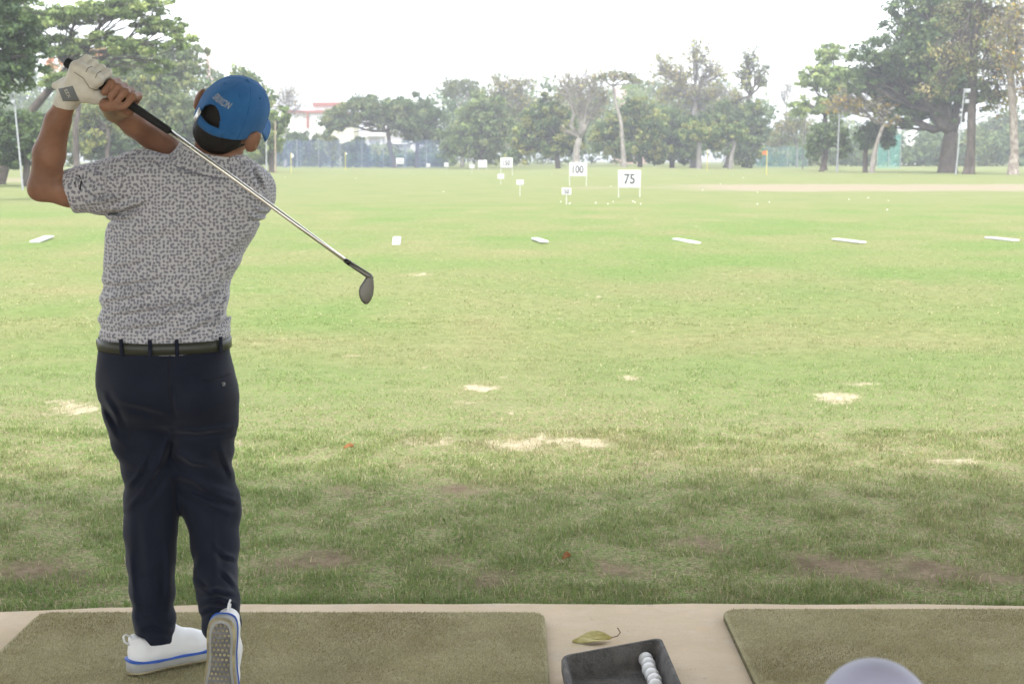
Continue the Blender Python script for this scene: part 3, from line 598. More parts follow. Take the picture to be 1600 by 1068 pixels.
lamp('pale leaning lamp pole beside the dark overhanging tree', (35, 268), (22, 155), 82, M_POLE, [(20, 160, 5, 6)], .05)
lamp('grey lamp pole beside the small dark green tree', (1308, 263), (1312, 168), 168, M_POLE, [(1318, 172, 5, 5), (1317, 182, 4, 5)], .1)
lamp('leaning floodlight pole with white lamps before the tall dry trunk', (1493, 273), (1507, 138), 142, M_POLE, [(1512, 142, 8, 6), (1511, 158.5, 6, 6), (1502, 172, 4, 4), (1501, 180, 4, 4)], .06)
lamp('dark lamp pole with a black lamp beside the hazy tree', (1254, 261), (1258, 180), 205, M_POLED, [(1257, 182, 9, 5)], .09)
for lab, px, y0, y1, mat in (('thin brown pole before the light green tree', 430, 190, 258, M_POLEB), ('thin grey pole half hidden behind the light green tree', 416, 215, 258, M_POLE)):
    a = P(px, y1, 152); b = P(px, y0, 152); a[2] = float(terr(a[0], 152)); o = empty('tall_pole', tuple(a)); tag(o, lab, 'pole')
    rel(MB().tube([a - [0, 0, .3], b], [.09, .07], 7).build('pole_shaft', mat), o); rel(MB().tube([b, b + [0, 0, .06]], .1, 7).build('pole_cap', mat), o)
# safety nets
def net(label, x0, x1, ytop, Y, col, dens, n):
    t = NT('net_' + str(x0)); t.fin(simple_col := col, .8, .1); tr = t.node('ShaderNodeBsdfTransparent'); mx = t.node('ShaderNodeMixShader')
    w = t.node('ShaderNodeTexNoise', {'Vector': t.scale(t.coord(), (1, 1, .1)), 'Scale': .8, 'Detail': 3.}); t.l.new(t.ramp(w.outputs['Fac'], .3, .7, dens * .6, dens * 1.4), mx.inputs[0])
    t.l.new(tr.outputs[0], mx.inputs[1]); t.l.new(t.p.outputs[0], mx.inputs[2]); t.l.new(mx.outputs[0], t.out.inputs[0])
    a, b = P(x0, ytop, Y), P(x1, ytop, Y); o = empty('safety_net', ((a[0] + b[0]) / 2, Y, float(terr((a[0] + b[0]) / 2, Y)))); tag(o, label, 'net')
    v, f = [], []; k = n * 8
    for i in range(k + 1):
        x = a[0] + (b[0] - a[0]) * i / k; z = float(terr(x, Y)); sag = .25 * abs(math.sin(math.pi * i / 8)); v += [(x, Y + .15 * math.sin(i * .9), z - .05), (x, Y + .2 * math.sin(i * .7 + 1), a[2] - sag)]
    for i in range(k): f.append((2 * i, 2 * i + 2, 2 * i + 3, 2 * i + 1))
    rel(mesh_obj('net_mesh', v, f, t.m, smooth=True), o)
    for i in range(n + 1):
        x = a[0] + (b[0] - a[0]) * i / n; z = float(terr(x, Y)); rel(MB().tube([(x, Y, z - .3), (x, Y, a[2])], .04, 6).build('net_post', M_POLE), o)
net('long faint blue safety net across the hollow before the hedge', 430, 700, 218, 229, (.16, .22, .36), .26, 8)
net('faint green blue net behind the orange flag', 1168, 1262, 228, 236, (.1, .25, .28), .3, 3)
net('pale green net hanging behind the drooping tree', 1372, 1408, 208, 215, (.12, .36, .32), .38, 2)
# planks in the grass
M_PLANK = simple('white_plank', (.6, .6, .58), .6, .3, var=.04)
for k, (far, near, w, lab) in enumerate((((77, 371.5), (54, 376.8), .2, 'white plank alone on the grass beyond the golfer\'s elbow'), ((620.5, 371.5), (619, 380), .16, 'short looking white plank pointing straight down the range'), ((836, 374.3), (851, 380.6), .16, 'small white plank beside the one pointing straight down the range'),
        ((1056, 374), (1089, 380), .16, 'white plank on the grass in line below the 75 board'), ((1305, 374), (1348, 379.6), .16, 'white plank between the one below the 75 board and the end one'), ((1544, 371), (1587, 375.5), .17, 'last white plank of the row towards the tall trunks'))):
    a, b = G(*far, -.1), G(*near, -.1)
    for q in (a, b): q[2] = float(terr(q[0], q[1])) + .025
    d = nrm(b - a); s = nrm(np.cross(d, [0, 0, 1])); u = np.cross(s, d); Mx = np.stack([d, s, u], 1)
    o = empty('marker_plank', tuple((a + b) / 2 - [0, 0, .035])); tag(o, lab, 'plank', 'white planks lying in a row on the grass')
    L = np.linalg.norm(b - a); rel(bevel(MB().box((a + b) / 2, (L, w, .035), Mx).build('plank_board', M_PLANK), .006), o)
M_STR = simple('pale_string', (.3, .3, .18), .8, .1)
pts = [];
for px in range(-100, 1101, 50):
    q = G(px, 381.5 + (1.2 if px > 600 else 0) * ((px - 600) / 400), -.1); pts.append((q[0], q[1], float(terr(q[0], q[1])) + .05))
s_ = MB().tube(pts, .002, 4).build('boundary_string', M_STR); tag(s_, 'thin pale string stretched low across the grass before the planks', 'string')
# golf balls
M_BALL = simple('golf_ball', (.8, .8, .8), .35, .5, var=.02)
def ballmesh():
    bm = bmesh.new(); bmesh.ops.create_icosphere(bm, subdivisions=4, radius=.02135)
    dirs = []; n = 300
    for i in range(n):
        z = 1 - 2 * (i + .5) / n; r = math.sqrt(1 - z * z); a = i * 2.399963; dirs.append(Vector((r * math.cos(a), r * math.sin(a), z)))
    from mathutils.kdtree import KDTree
    kd = KDTree(n); [kd.insert(d, i) for i, d in enumerate(dirs)]; kd.balance()
    for v in bm.verts:
        d = v.co.normalized(); _, _, ds = kd.find(d); v.co = d * (.02135 - .0005 * max(0, 1 - ds / .08))
    me = bpy.data.meshes.new('golf_ball'); bm.to_mesh(me); bm.free(); me.materials.append(M_BALL); me.polygons.foreach_set('use_smooth', np.ones(len(me.polygons), dtype=bool)); return me
BALL = ballmesh()
me2 = bpy.data.meshes.new('golf_ball'); bm = bmesh.new(); bmesh.ops.create_icosphere(bm, subdivisions=2, radius=.0225); bm.to_mesh(me2); bm.free(); me2.materials.append(M_BALL)
rg = np.random.default_rng(12)
for k in range(30):
    Y = 48 * (3.2 ** rg.random()); x = (rg.random() - .42) * Y * .5
    if k < 8: Y = 56 + rg.random() * 5; x = G(850 + 130 * rg.random(), 305, -.2)[0] * .97
    o = bpy.data.objects.new('golf_ball', me2); COL.objects.link(o); o.location = (x, Y, float(terr(x, Y)) + .03)
    tag(o, 'struck white golf ball lying far out on the range grass', 'golf ball', 'struck balls out on the range')
# ================================================================== BAY: MATS, TRAY, BALLS, LEAF, POST
t = NT('mat_turf'); c0 = t.coord(); a = t.noise(c0, 5, 5, .6); f = t.noise(c0, 260, 3, .7); b = t.noise(c0, 40, 4, .6)
c = t.mix(t.ramp(a, .3, .7), (.38, .355, .2), (.5, .455, .28)); c = t.mix(t.ramp(f, .35, .65), t.mix(.5, c, (.03, .03, .015)), c); c = t.mix(t.math('MULTIPLY', t.ramp(b, .5, .7), .4), c, (.36, .32, .2)); c = t.mix(t.math('MULTIPLY', t.ramp(t.noise(c0, 2.2, 6, .7), .5, .68), .5), c, (.2, .165, .08))
t.bump(t.math('ADD', f, b), .8, .006); M_MAT = t.fin(c, .95, .1); M_MATE = simple('mat_edge', (.13, .12, .07), .9, .1, var=.4, sc=60)
M_FIB = leafmat('mat_fibre', .15)
def ropoly(xl0, xr0, y0, xl1, xr1, y1, r, n=7):   # far edge y1, near edge y0, rounded
    cs = [((xl0, y0), 180), ((xr0, y0), 270), ((xr1, y1), 0), ((xl1, y1), 90)]; sg = [(1, 1), (-1, 1), (-1, -1), (1, -1)]; o = []
    for ((x, y), a0), (sx, sy) in zip(cs, sg):
        for k in range(n): a = R(a0 + 90 * k / (n - 1)); o.append((x + sx * r + r * math.cos(a), y + sy * r + r * math.sin(a)))
    return o
def mat_thing(label, pxl, pxr, yfar, ynear, seed):
    zt = .026; A = G(pxl, yfar, zt); B = G(pxr, yfar, zt); out = ropoly(A[0], B[0], ynear, A[0], B[0], A[1], .055)
    o = empty('tee_mat', ((A[0] + B[0]) / 2, (A[1] + ynear) / 2, .001)); tag(o, label, 'mat', 'artificial turf hitting mats')
    n = len(out); v = [(x, y, .003) for x, y in out] + [(x, y, zt - .006) for x, y in out]
    cx, cyy = o.location[0], o.location[1]
    f = [(i, (i + 1) % n, n + (i + 1) % n, n + i) for i in range(n)] + [tuple(range(n))[::-1]]
    rel(mesh_obj('mat_base', v + [], f + [tuple(range(n, 2 * n))], M_MATE), o)
    sh = [(cx + (x - cx) * .9985, cyy + (y - cyy) * .9985) for x, y in out]; sh2 = [(cx + (x - cx) * .995, cyy + (y - cyy) * .995) for x, y in out]
    v = [(x, y, zt - .006) for x, y in out] + [(x, y, zt - .002) for x, y in sh] + [(x, y, zt) for x, y in sh2]
    f = [(k * n + i, k * n + (i + 1) % n, (k + 1) * n + (i + 1) % n, (k + 1) * n + i) for k in range(2) for i in range(n)] + [tuple(range(2 * n, 3 * n))]
    rel(mesh_obj('turf_sheet', v, f, M_MAT), o)
    rg = np.random.default_rng(seed); N = 60000; x = A[0] + .01 + (B[0] - A[0] - .02) * rg.random(N); y = 3.75 + (A[1] - 3.755) * rg.random(N); k = np.abs(x) < 2.1; x, y = x[k], y[k]
    rr = .055; inx = (x > A[0] + rr) & (x < B[0] - rr); iny = y < A[1] - rr; cxn = np.where(x < cx, A[0] + rr, B[0] - rr); kk = inx | iny | (np.hypot(x - cxn, y - (A[1] - rr)) < rr - .003); x, y = x[kk], y[kk]; N = len(x)
    az = rg.random(N) * 6.283; h = .003 + .005 * rg.random(N); w = .0011; ln = .004 * rg.normal(size=(N, 2)) + [0.002, 0]
    V = np.stack([np.stack([x + np.cos(az) * w, y + np.sin(az) * w, 0 * x + zt - .001], 1), np.stack([x - np.cos(az) * w, y - np.sin(az) * w, 0 * x + zt - .001], 1), np.stack([x + ln[:, 0], y + ln[:, 1], zt + h], 1)], 1).reshape(-1, 3)
    g = fbm(x * 4, y * 4, 2.2 + seed, o=3)[:, None]; u = rg.random(N)[:, None]
    wr = np.clip((fbm(x * 2.5, y * 2.5, 7.7 + seed, o=4) - .45) * 4, 0, 1)[:, None]; C = (1 - .35 * wr * np.array([.8, 1, 1.3])) * (np.array([.29, .275, .14]) * (1 - u) + np.array([.56, .5, .31]) * u) * (.75 + .5 * g)
    fb = mesh_obj('turf_pile', V, np.arange(3 * N).reshape(-1, 3), M_FIB); attr(fb, 'tint', np.repeat(C, 3, 0)); fb['kind'] = 'stuff'; rel(fb, o)
    return o
mat_thing('olive turf mat under the golfer', 62, 851, 955, 2.75, 1); mat_thing('olive turf mat with nobody on it beside the ball tray', 1127, 1940, 950, 2.7, 2)
# tray
t = NT('tray_rubber'); c0 = t.coord(); n = t.noise(c0, 14, 5, .65); f = t.noise(c0, 220, 3, .6)
c = t.mix(t.ramp(n, .35, .7), (.05, .047, .044), (.12, .11, .1)); c = t.mix(t.math('MULTIPLY', t.ramp(f, .5, .7), .45), c, (.2, .19, .175)); t.bump(f, .35, .002); M_TRAY = t.fin(c, .75, .3)
tl, tr_, = G(876, 1024, .075), G(1034, 995, .075)
ex = nrm([*(tr_ - tl)[:2], 0]); W = np.linalg.norm((tr_ - tl)[:2])
e_l = G(888, 1090, .075) - tl; e_r = G(1078, 1090, .075) - tr_
ey_ = nrm([*(e_r / np.linalg.norm(e_r) + e_l / np.linalg.norm(e_l))[:2], 0]); D = .42
def tp_(u, v, z): return np.array([*(tl + ex * u * W + ey_ * v * D)[:2], z])
def ring(inset, z, r=.03, n=6):
    o = []; c4 = [(inset, inset), (W - inset, inset), (W - inset, D - inset), (inset, D - inset)]; sg = [(1, 1), (-1, 1), (-1, -1), (1, -1)]
    for k, ((x, y), (sx, sy)) in enumerate(zip(c4, sg)):
        for i in range(n):
            a = R(180 + 90 * k + 90 * i / (n - 1)); rr = max(.006, r - inset * .3); X = x + sx * rr + rr * math.cos(a); Yy = y + sy * rr + rr * math.sin(a); o.append(tp_(X / W, Yy / D, z))
    return o
rings = [ring(.012, .002), ring(0, .04), ring(0, .071), ring(.004, .075), ring(.012, .076), ring(.016, .072), ring(.034, .018), ring(.046, .012)]
v = [p for r_ in rings for p in r_]; n = len(rings[0]); f = [(k * n + i, k * n + (i + 1) % n, (k + 1) * n + (i + 1) % n, (k + 1) * n + i) for k in range(len(rings) - 1) for i in range(n)]
f += [tuple(range(n))[::-1], tuple(range((len(rings) - 1) * n, len(rings) * n))]
cen = tp_(.5, .5, .001); tray = empty('ball_tray', tuple(cen)); tag(tray, 'dark rubber ball tray with golf balls along one side', 'tray')
nw = len(rings) - 3
rel(mesh_obj('tray_shell', v, f, M_TRAY, smooth=True), tray)
rel(mesh_obj('tray_rim', [q + [0, 0, .0012] for r_ in (ring(.003, .0755), ring(.013, .0755)) for q in r_], [(i, (i + 1) % n, n + (i + 1) % n, n + i) for i in range(n)], M_TRAY), tray)
b0 = G(1009, 1029, .034); up = b0[:2]
p0 = b0.copy()
for k in range(7):
    q = p0 + ey_ * .0435 * k; q = q + np.array([.002, 0, 0]) * math.sin(k * 2.1); q[2] = .012 + .0215
    o = bpy.data.objects.new('golf_ball', BALL); COL.objects.link(o); o.location = q; o.rotation_euler = (k * 1.3, k * .7, k * 2.1)
    tag(o, 'farthest white golf ball, first of the line in the tray' if k == 0 else 'white golf ball queued behind the first in the tray', 'golf ball', 'golf balls in the tray')
# fallen leaves
t = NT('dead_leaf'); c0 = t.coord('Generated'); M_DLEAF = t.fin(t.mix(t.ramp(t.noise(c0, 5, 5), .35, .7), (.38, .33, .11), (.55, .48, .2)), .55, .4); M_BLEAF = simple('brown_leaf', (.24, .1, .03), .6, .3)
M_STEM = simple('leaf_stem', (.16, .1, .06), .7, .2)
def leaf(name, label, c, L, Wd, yaw, mat, stem=True):
    o = empty(name, tuple(c)); tag(o, label, 'leaf'); v, f = [], []; n, mm = 14, 7
    for i in range(n):
        s = i / (n - 1); w = Wd * max(0., math.sin(math.pi * s ** 1.15)) ** 1.1 * .5 + .0006
        for j in range(mm):
            q = j / (mm - 1) * 2 - 1; v.append(((s - .5) * L, q * w, (.004 + .02 * (q > 0) * abs(q) ** 1.3 * (w / Wd) * 2 + .004 * math.sin(s * 6 + q * 2) + .006 * s)))
    for i in range(n - 1):
        for j in range(mm - 1): f.append((i * mm + j, i * mm + j + 1, (i + 1) * mm + j + 1, (i + 1) * mm + j))
    a = mesh_obj('blade', v, f, mat, o, True); sm = a.modifiers.new('s', 'SOLIDIFY'); sm.thickness = .0008
    MB().tube([(-L / 2, 0, .006), (0, 0, .0065), (L / 2, 0, .012)], [.0008, .0012, .0014], 5).build('midrib', mat, o)
    if stem: MB().tube([(L / 2 - .003, 0, .01), (L / 2 + .02, .008, .012), (L / 2 + .034, .028, .016), (L / 2 + .03, .05, .024)], [.0018, .0016, .0015, .002], 6).build('leaf_stalk', M_STEM, o)
    o.rotation_euler = (0, 0, yaw); return o
lc = G(925, 1000, .006); leaf('fallen_leaf', 'yellowish olive fallen leaf on the concrete by the tray', (lc[0], lc[1], .002), .125, .062, R(8), M_DLEAF)
for px, py, lab in ((545, 707, 'small orange brown dead leaf on the sunlit grass'), (885, 885, 'tiny brown dead leaf in the shaded grass')):
    q = G(px, py, -.05); leaf('dead_leaf', lab, (q[0], q[1], float(gsample(GZ, np.array([q[0]]), np.array([q[1]]))[0]) + .03), .055 if px == 545 else .035, .025, R(20), M_BLEAF, False)
# rounded post close to the camera
M_LAV = simple('lavender_paint', (.46, .46, .62), .5, .35, var=.05)
pc = P(1370, 1032, 1.22); o = empty('rounded_post', (pc[0], 1.22, .001)); tag(o, 'smooth pale lavender post with a rounded top at the end of the empty mat', 'post')
v, f = [], []; n = 40; rp = .051; pr = [(rp, 0), (rp, pc[2] - rp - .001)] + [(rp * math.cos(a), pc[2] - rp - .001 + rp * math.sin(a)) for a in np.linspace(.1, math.pi / 2 - .02, 14)]
for r_, z in pr: v += [(r_ * math.cos(2 * math.pi * k / n), r_ * math.sin(2 * math.pi * k / n), z) for k in range(n)]
f = [(i * n + k, i * n + (k + 1) % n, (i + 1) * n + (k + 1) % n, (i + 1) * n + k) for i in range(len(pr) - 1) for k in range(n)] + [tuple(range((len(pr) - 1) * n, len(pr) * n))]
mesh_obj('post_body', v, f, M_LAV, o, True); MB().tube([(0, 0, 0), (0, 0, .02)], .09, 24).build('base_plate', M_LAV, o)
# ================================================================== THE GOLFER
class Field:
    def __init__(s, lo, hi, h):
        s.lo = np.array(lo, float); s.h = h; s.n = np.ceil((np.array(hi) - s.lo) / h).astype(int) + 1
        s.ax = [s.lo[k] + h * np.arange(s.n[k]) for k in range(3)]; s.v = np.full(s.n, .25, np.float32)
    def block(s, lo, hi):
        a = np.clip(np.floor((np.array(lo) - s.lo) / s.h).astype(int), 0, s.n); b = np.clip(np.ceil((np.array(hi) - s.lo) / s.h).astype(int) + 1, 0, s.n)
        sl = tuple(slice(a[k], b[k]) for k in range(3))
        return sl, s.ax[0][sl[0]][:, None, None].astype(np.float32), s.ax[1][sl[1]][None, :, None].astype(np.float32), s.ax[2][sl[2]][None, None, :].astype(np.float32)
    def put(s, sl, d, k, sub=False):
        a = s.v[sl]
        if a.size == 0: return
        if sub:
            d = -d; h = np.maximum(k - np.abs(a - d), 0) / k; s.v[sl] = np.maximum(a, d) + h * h * k * .25
        else:
            h = np.maximum(k - np.abs(a - d), 0) / k; s.v[sl] = np.minimum(a, d) - h * h * k * .25
    def cone(s, a, b, r1, r2, k=.01, sub=False, sc=(1, 1, 1)):
        a, b = np.asarray(a, float), np.asarray(b, float); m = max(r1, r2) * max(1, *sc) + k * 1.5 + .012
        sl, x, y, z = s.block(np.minimum(a, b) - m, np.maximum(a, b) + m); d = b - a; L2 = max(float(d @ d), 1e-9)
        t_ = np.clip(((x - a[0]) * d[0] + (y - a[1]) * d[1] + (z - a[2]) * d[2]) / L2, 0, 1)
        q = np.sqrt(((x - a[0] - t_ * d[0]) / sc[0]) ** 2 + ((y - a[1] - t_ * d[1]) / sc[1]) ** 2 + ((z - a[2] - t_ * d[2]) / sc[2]) ** 2) - (r1 + (r2 - r1) * t_)
        s.put(sl, q, k, sub)
    def chain(s, pts, rs, k=.01, **kw):
        for i in range(len(pts) - 1): s.cone(pts[i], pts[i + 1], rs[i], rs[i + 1], k, **kw)
    def ell(s, c, axes, rad, k=.01, sub=False):
        c = np.asarray(c, float); A = np.asarray(axes, float); rad = np.asarray(rad, float); m = np.sqrt(((A * rad[:, None]) ** 2).sum(0)) + k + .012
        sl, x, y, z = s.block(c - m, c + m); k0 = 0; k1 = 0
        for i in range(3):
            u = (x - c[0]) * A[i, 0] + (y - c[1]) * A[i, 1] + (z - c[2]) * A[i, 2]; k0 = k0 + (u / rad[i]) ** 2; k1 = k1 + (u / rad[i] ** 2) ** 2
        k0 = np.sqrt(k0); k1 = np.sqrt(k1) + 1e-9; s.put(sl, k0 * (k0 - 1) / k1, k, sub)
    def loft(s, zs, cx, cy, a, b, k=.01, off=0., p=2.25):
        o = np.argsort(zs); zs = np.asarray(zs)[o]; I = lambda z, q: np.interp(z, zs, np.asarray(q)[o])
        lo = (min(np.array(cx) - a) - .04, min(np.array(cy) - b) - .04, zs[0]); hi = (max(np.array(cx) + a) + .04, max(np.array(cy) + b) + .04, zs[-1])
        sl, x, y, z = s.block(lo, hi); zz = np.clip(z, zs[0], zs[-1]); A = np.maximum(I(zz, a) + off, .004); B = np.maximum(I(zz, b) + off, .004)
        q = (np.abs((x - I(zz, cx)) / A) ** p + np.abs((y - I(zz, cy)) / B) ** p) ** (1 / p); d = (q - 1) * np.minimum(A, B)
        d = np.maximum(d, np.maximum(zs[0] - z, z - zs[-1])); s.put(sl, d.astype(np.float32), k)
    def cut(s, pt, nr):      # remove the half space in front of the plane
        x, y, z = s.ax[0][:, None, None], s.ax[1][None, :, None], s.ax[2][None, None, :]; s.v = np.maximum(s.v, ((x - pt[0]) * nr[0] + (y - pt[1]) * nr[1] + (z - pt[2]) * nr[2]).astype(np.float32))
    def add(s, fn):
        m = np.abs(s.v) < .03; i, j, k = np.nonzero(m); s.v[i, j, k] += fn(s.ax[0][i], s.ax[1][j], s.ax[2][k]).astype(np.float32)
    def mesh(s, smooth=2):
        v = s.v; ins = v < 0
        c = [ins[dx:ins.shape[0] - 1 + dx, dy:ins.shape[1] - 1 + dy, dz:ins.shape[2] - 1 + dz] for dx in (0, 1) for dy in (0, 1) for dz in (0, 1)]
        anyi = np.zeros_like(c[0]); alli = np.ones_like(c[0])
        for q in c: anyi |= q; alli &= q
        cell = anyi & ~alli; I, J, K = np.nonzero(cell); idx = np.full(cell.shape, -1, np.int32); idx[I, J, K] = np.arange(len(I))
        acc = np.zeros((len(I), 3)); cnt = np.zeros(len(I)); cor = [(dx, dy, dz) for dx in (0, 1) for dy in (0, 1) for dz in (0, 1)]
        val = {q: v[I + q[0], J + q[1], K + q[2]] for q in cor}
        for q in cor:
            for ax in range(3):
                if q[ax]: continue
                r_ = list(q); r_[ax] = 1; r_ = tuple(r_); a, b = val[q], val[r_]; m = (a < 0) != (b < 0); t_ = np.where(m, a / np.where(m, a - b, 1), 0)
                pt = np.array(q, float)[None] + np.zeros((len(I), 3)); pt[:, ax] += t_; acc += pt * m[:, None]; cnt += m
        V = s.lo + (np.stack([I, J, K], 1) + acc / cnt[:, None]) * s.h
        Fs = []
        for ax in range(3):
            o1, o2 = [(1, 2), (2, 0), (0, 1)][ax]; a = [slice(None)] * 3; b = [slice(None)] * 3; a[ax] = slice(0, -1); b[ax] = slice(1, None)
            m = ins[tuple(a)] != ins[tuple(b)]; i = np.stack(np.nonzero(m), 1); ok = (i[:, o1] > 0) & (i[:, o2] > 0) & (i[:, o1] < cell.shape[o1]) & (i[:, o2] < cell.shape[o2]); i = i[ok]
            def at(d1, d2):
                q = i.copy(); q[:, o1] -= d1; q[:, o2] -= d2; return idx[q[:, 0], q[:, 1], q[:, 2]]
            f = np.stack([at(1, 1), at(0, 1), at(0, 0), at(1, 0)], 1); fl = ~ins[i[:, 0], i[:, 1], i[:, 2]]; f[fl] = f[fl][:, ::-1]; Fs.append(f)
        Fc = np.concatenate(Fs); Fc = Fc[(Fc >= 0).all(1)]
        for _ in range(smooth):
            sm = np.zeros_like(V); ct = np.zeros(len(V))
            for k in range(4):
                np.add.at(sm, Fc[:, k], V[Fc[:, (k + 1) % 4]] + V[Fc[:, (k + 3) % 4]]); np.add.at(ct, Fc[:, k], 2)
            V = V * .5 + .5 * sm / np.maximum(ct, 1)[:, None]
        return V, Fc

# ---- materials
t = NT('skin'); c0 = t.coord(); n = t.noise(c0, 12, 5); f = t.noise(c0, 300, 3)
M_SKIN = t.fin(t.mix(t.ramp(n, .3, .7), (.2, .098, .06), (.29, .15, .095)), .5, .35); t.p.inputs['Subsurface Weight'].default_value = .12; t.p.inputs['Subsurface Radius'].default_value = (.01, .004, .002); t.p.inputs['Subsurface Scale'].default_value = .6; t.bump(f, .15, .001)
t = NT('shirt_print'); uv = t.node('ShaderNodeCombineXYZ', {0: t.attr('pu', True), 1: t.attr('pv', True)}).outputs[0]
dis = t.noise(uv, 60, 2, .5, 'Color'); uvd = t.node('ShaderNodeVectorMath', operation='MULTIPLY_ADD'); t.l.new(dis, uvd.inputs[0]); uvd.inputs[1].default_value = (.002, .002, 0); t.l.new(uv, uvd.inputs[2])
vo = t.node('ShaderNodeTexVoronoi', {'Vector': uvd.outputs[0], 'Scale': 104., 'Randomness': .62}, voronoi_dimensions='2D'); ds = vo.outputs['Distance']
ringm = t.math('MULTIPLY', t.ramp(ds, .39, .31), t.ramp(ds, .09, .19, .3, 1.)); gap = t.ramp(t.noise(uv, 150, 2, .5), .30, .40)
ringm = t.math('MULTIPLY', ringm, gap); weave = t.noise(uv, 900, 2)
c = t.mix(t.math('MULTIPLY', ringm, .9), t.mix(weave, (.44, .435, .455), (.53, .525, .55)), (.07, .07, .11)); t.bump(weave, .2, .001); M_SHIRT = t.fin(c, .85, .2); t.p.inputs['Sheen Weight'].default_value = .15
t = NT('navy_trousers'); c0 = t.coord(); n = t.noise(c0, 4, 4); f = t.noise(t.scale(c0, (1, 1, 1)), 700, 2)
M_TROU = t.fin(t.mix(t.ramp(n, .3, .7), (.005, .0075, .018), (.009, .0115, .025)), .8, .25); t.p.inputs['Sheen Weight'].default_value = .12; t.p.inputs['Sheen Roughness'].default_value = .4; t.bump(f, .25, .001)
t = NT('blue_cap'); c0 = t.coord(); f = t.noise(c0, 900, 2); n = t.noise(c0, 16, 4)
M_CAP = t.fin(t.mix(t.ramp(n, .3, .7), (.025, .125, .33), (.035, .15, .38)), .85, .2); t.bump(t.math('ADD', t.math('MULTIPLY', n, 4.), f), .5, .004); t.p.inputs['Sheen Weight'].default_value = .1
M_HAIR = simple('black_hair', (.012, .010, .009), .6, .35, bump=.7, bsc=400, bd=.003)
M_BELT = simple('olive_black_leather', (.022, .024, .014), .4, .5, bump=.15, bsc=300, bd=.001); M_LOOP = M_TROU
M_GLOVE = simple('white_glove_leather', (.62, .59, .52), .6, .3, var=.08, sc=30, bump=.2, bsc=250, bd=.001); M_GTAB = simple('grey_glove_tab', (.17, .18, .19), .7, .3)
M_SEAM = simple('glove_seam', (.2, .18, .14), .8, .1); M_SHOE = simple('white_shoe_leather', (.74, .74, .74), .45, .4, var=.03, bump=.1, bsc=200, bd=.001); M_SOLE = simple('translucent_grey_sole', (.33, .33, .31), .5, .4, var=.1, sc=14)
M_OUT = simple('grey_outsole', (.17, .165, .16), .6, .3, var=.2, sc=20); M_GUM = simple('yellowed_rubber', (.34, .29, .17), .55, .35, var=.35, sc=22); M_BLUE = simple('blue_stripe', (.03, .1, .42), .5, .4)
M_THR = simple('grey_thread', (.5, .5, .48), .7, .2); M_INKS = simple('black_mark', (.02, .02, .025), .8, .1); M_METAL = simple('satin_buckle', (.6, .6, .58), .35, .5, .8)
M_CHROME = simple('chrome_shaft', (.75, .74, .7), .22, .5, 1., var=.02); M_SATIN = simple('satin_iron', (.2, .195, .175), .5, .5, 1., var=.06, sc=40, bump=.1, bsc=400, bd=.0005); M_GRIP = simple('black_grip_rubber', (.012, .012, .013), .7, .3, bump=.6, bsc=500, bd=.001); M_FERR = simple('black_ferrule', (.01, .01, .01), .3, .5)

# ---- joints (photo pixel, distance)
Y0 = 4.0
G0, G1, S1, S2 = P(104, 97, 3.76), P(265, 205, 3.72), P(543, 409, 3.665), P(580, 433, 3.655)
ax_ = nrm(G1 - G0); tc = -ray(160, 130); tc = nrm(tc - ax_ * (tc @ ax_)); nn = np.cross(ax_, tc); nn = nn if nn[2] > 0 else -nn
def cyl(s, phi, r): return G0 + ax_ * s + r * (math.cos(R(phi)) * tc + math.sin(R(phi)) * nn)
HC = P(362, 181, 3.97); hu = nrm([.49, -.34, .8]); hf = np.array([math.sin(R(19)), math.cos(R(19)), 0]); hf = nrm(hf - hu * (hf @ hu)); hr = np.cross(hf, hu)
def H(r_, f_, u_): return HC + hr * r_ + hf * f_ + hu * u_
def row(py, xl, xr, b, Y=Y0): A, B = P(xl, py, Y), P(xr, py, Y); return (A[2], (A[0] + B[0]) / 2, Y, (B[0] - A[0]) / 2, b)
TOR = [row(548, 159, 355, .125), row(530, 159, 357, .126), row(515, 158, 359, .128), row(500, 159, 359, .129), row(470, 160, 358, .128), row(440, 163, 360, .127), row(400, 165, 378, .127), row(370, 167, 397, .128), row(340, 169, 411, .128),
       row(310, 171, 419, .124), row(290, 176, 421, .118), row(272, 187, 415, .107), row(260, 203, 404, .09), row(250, 228, 394, .07), row(243, 262, 382, .05), row(238, 300, 365, .025)]
HIP = [row(531, 158, 357, .124), row(552, 155, 358, .126), row(580, 152, 365, .134), row(600, 152, 368, .138), row(620, 156, 368, .134), row(640, 166, 365, .118), row(655, 176, 360, .095), row(668, 190, 350, .06), row(680, 205, 335, .03)]
def leg(rows, ys): return [P(a, b, y) for (a, b, r_), y in zip(rows, ys)], [r_ * MP(y) for (a, b, r_), y in zip(rows, ys)]
LL, LLr = leg([(216, 625, 50), (221, 660, 48), (224, 690, 44), (233, 722, 38.5), (236.5, 755, 38.5), (236.5, 790, 40), (236, 830, 39), (237.5, 870, 36), (239, 920, 32.5), (242, 970, 30), (246, 1050, 30)], [4.0, 4.0, 4.0, 4.0, 4.0, 4.01, 4.0, 3.995, 3.99, 3.988, 3.987])
RL, RLr = leg([(317, 625, 51), (317, 660, 48.5), (316, 690, 46), (317, 722, 43), (321, 755, 41.5), (327, 778, 43), (333, 800, 39.5), (335.5, 850, 34.5), (336.5, 900, 32.5), (342, 935, 31), (345, 972, 33)], [3.99, 4.0, 4.02, 4.04, 4.05, 4.05, 4.04, 4.0, 3.93, 3.87, 3.83])
LS, LE = P(205, 276, 3.95), P(69, 290, 3.86); LW = P(104, 158, 3.80)
LA = [LS, P(150, 293, 3.91), P(110, 297, 3.88), LE]; LAr = [.062, .052, .043, .042]
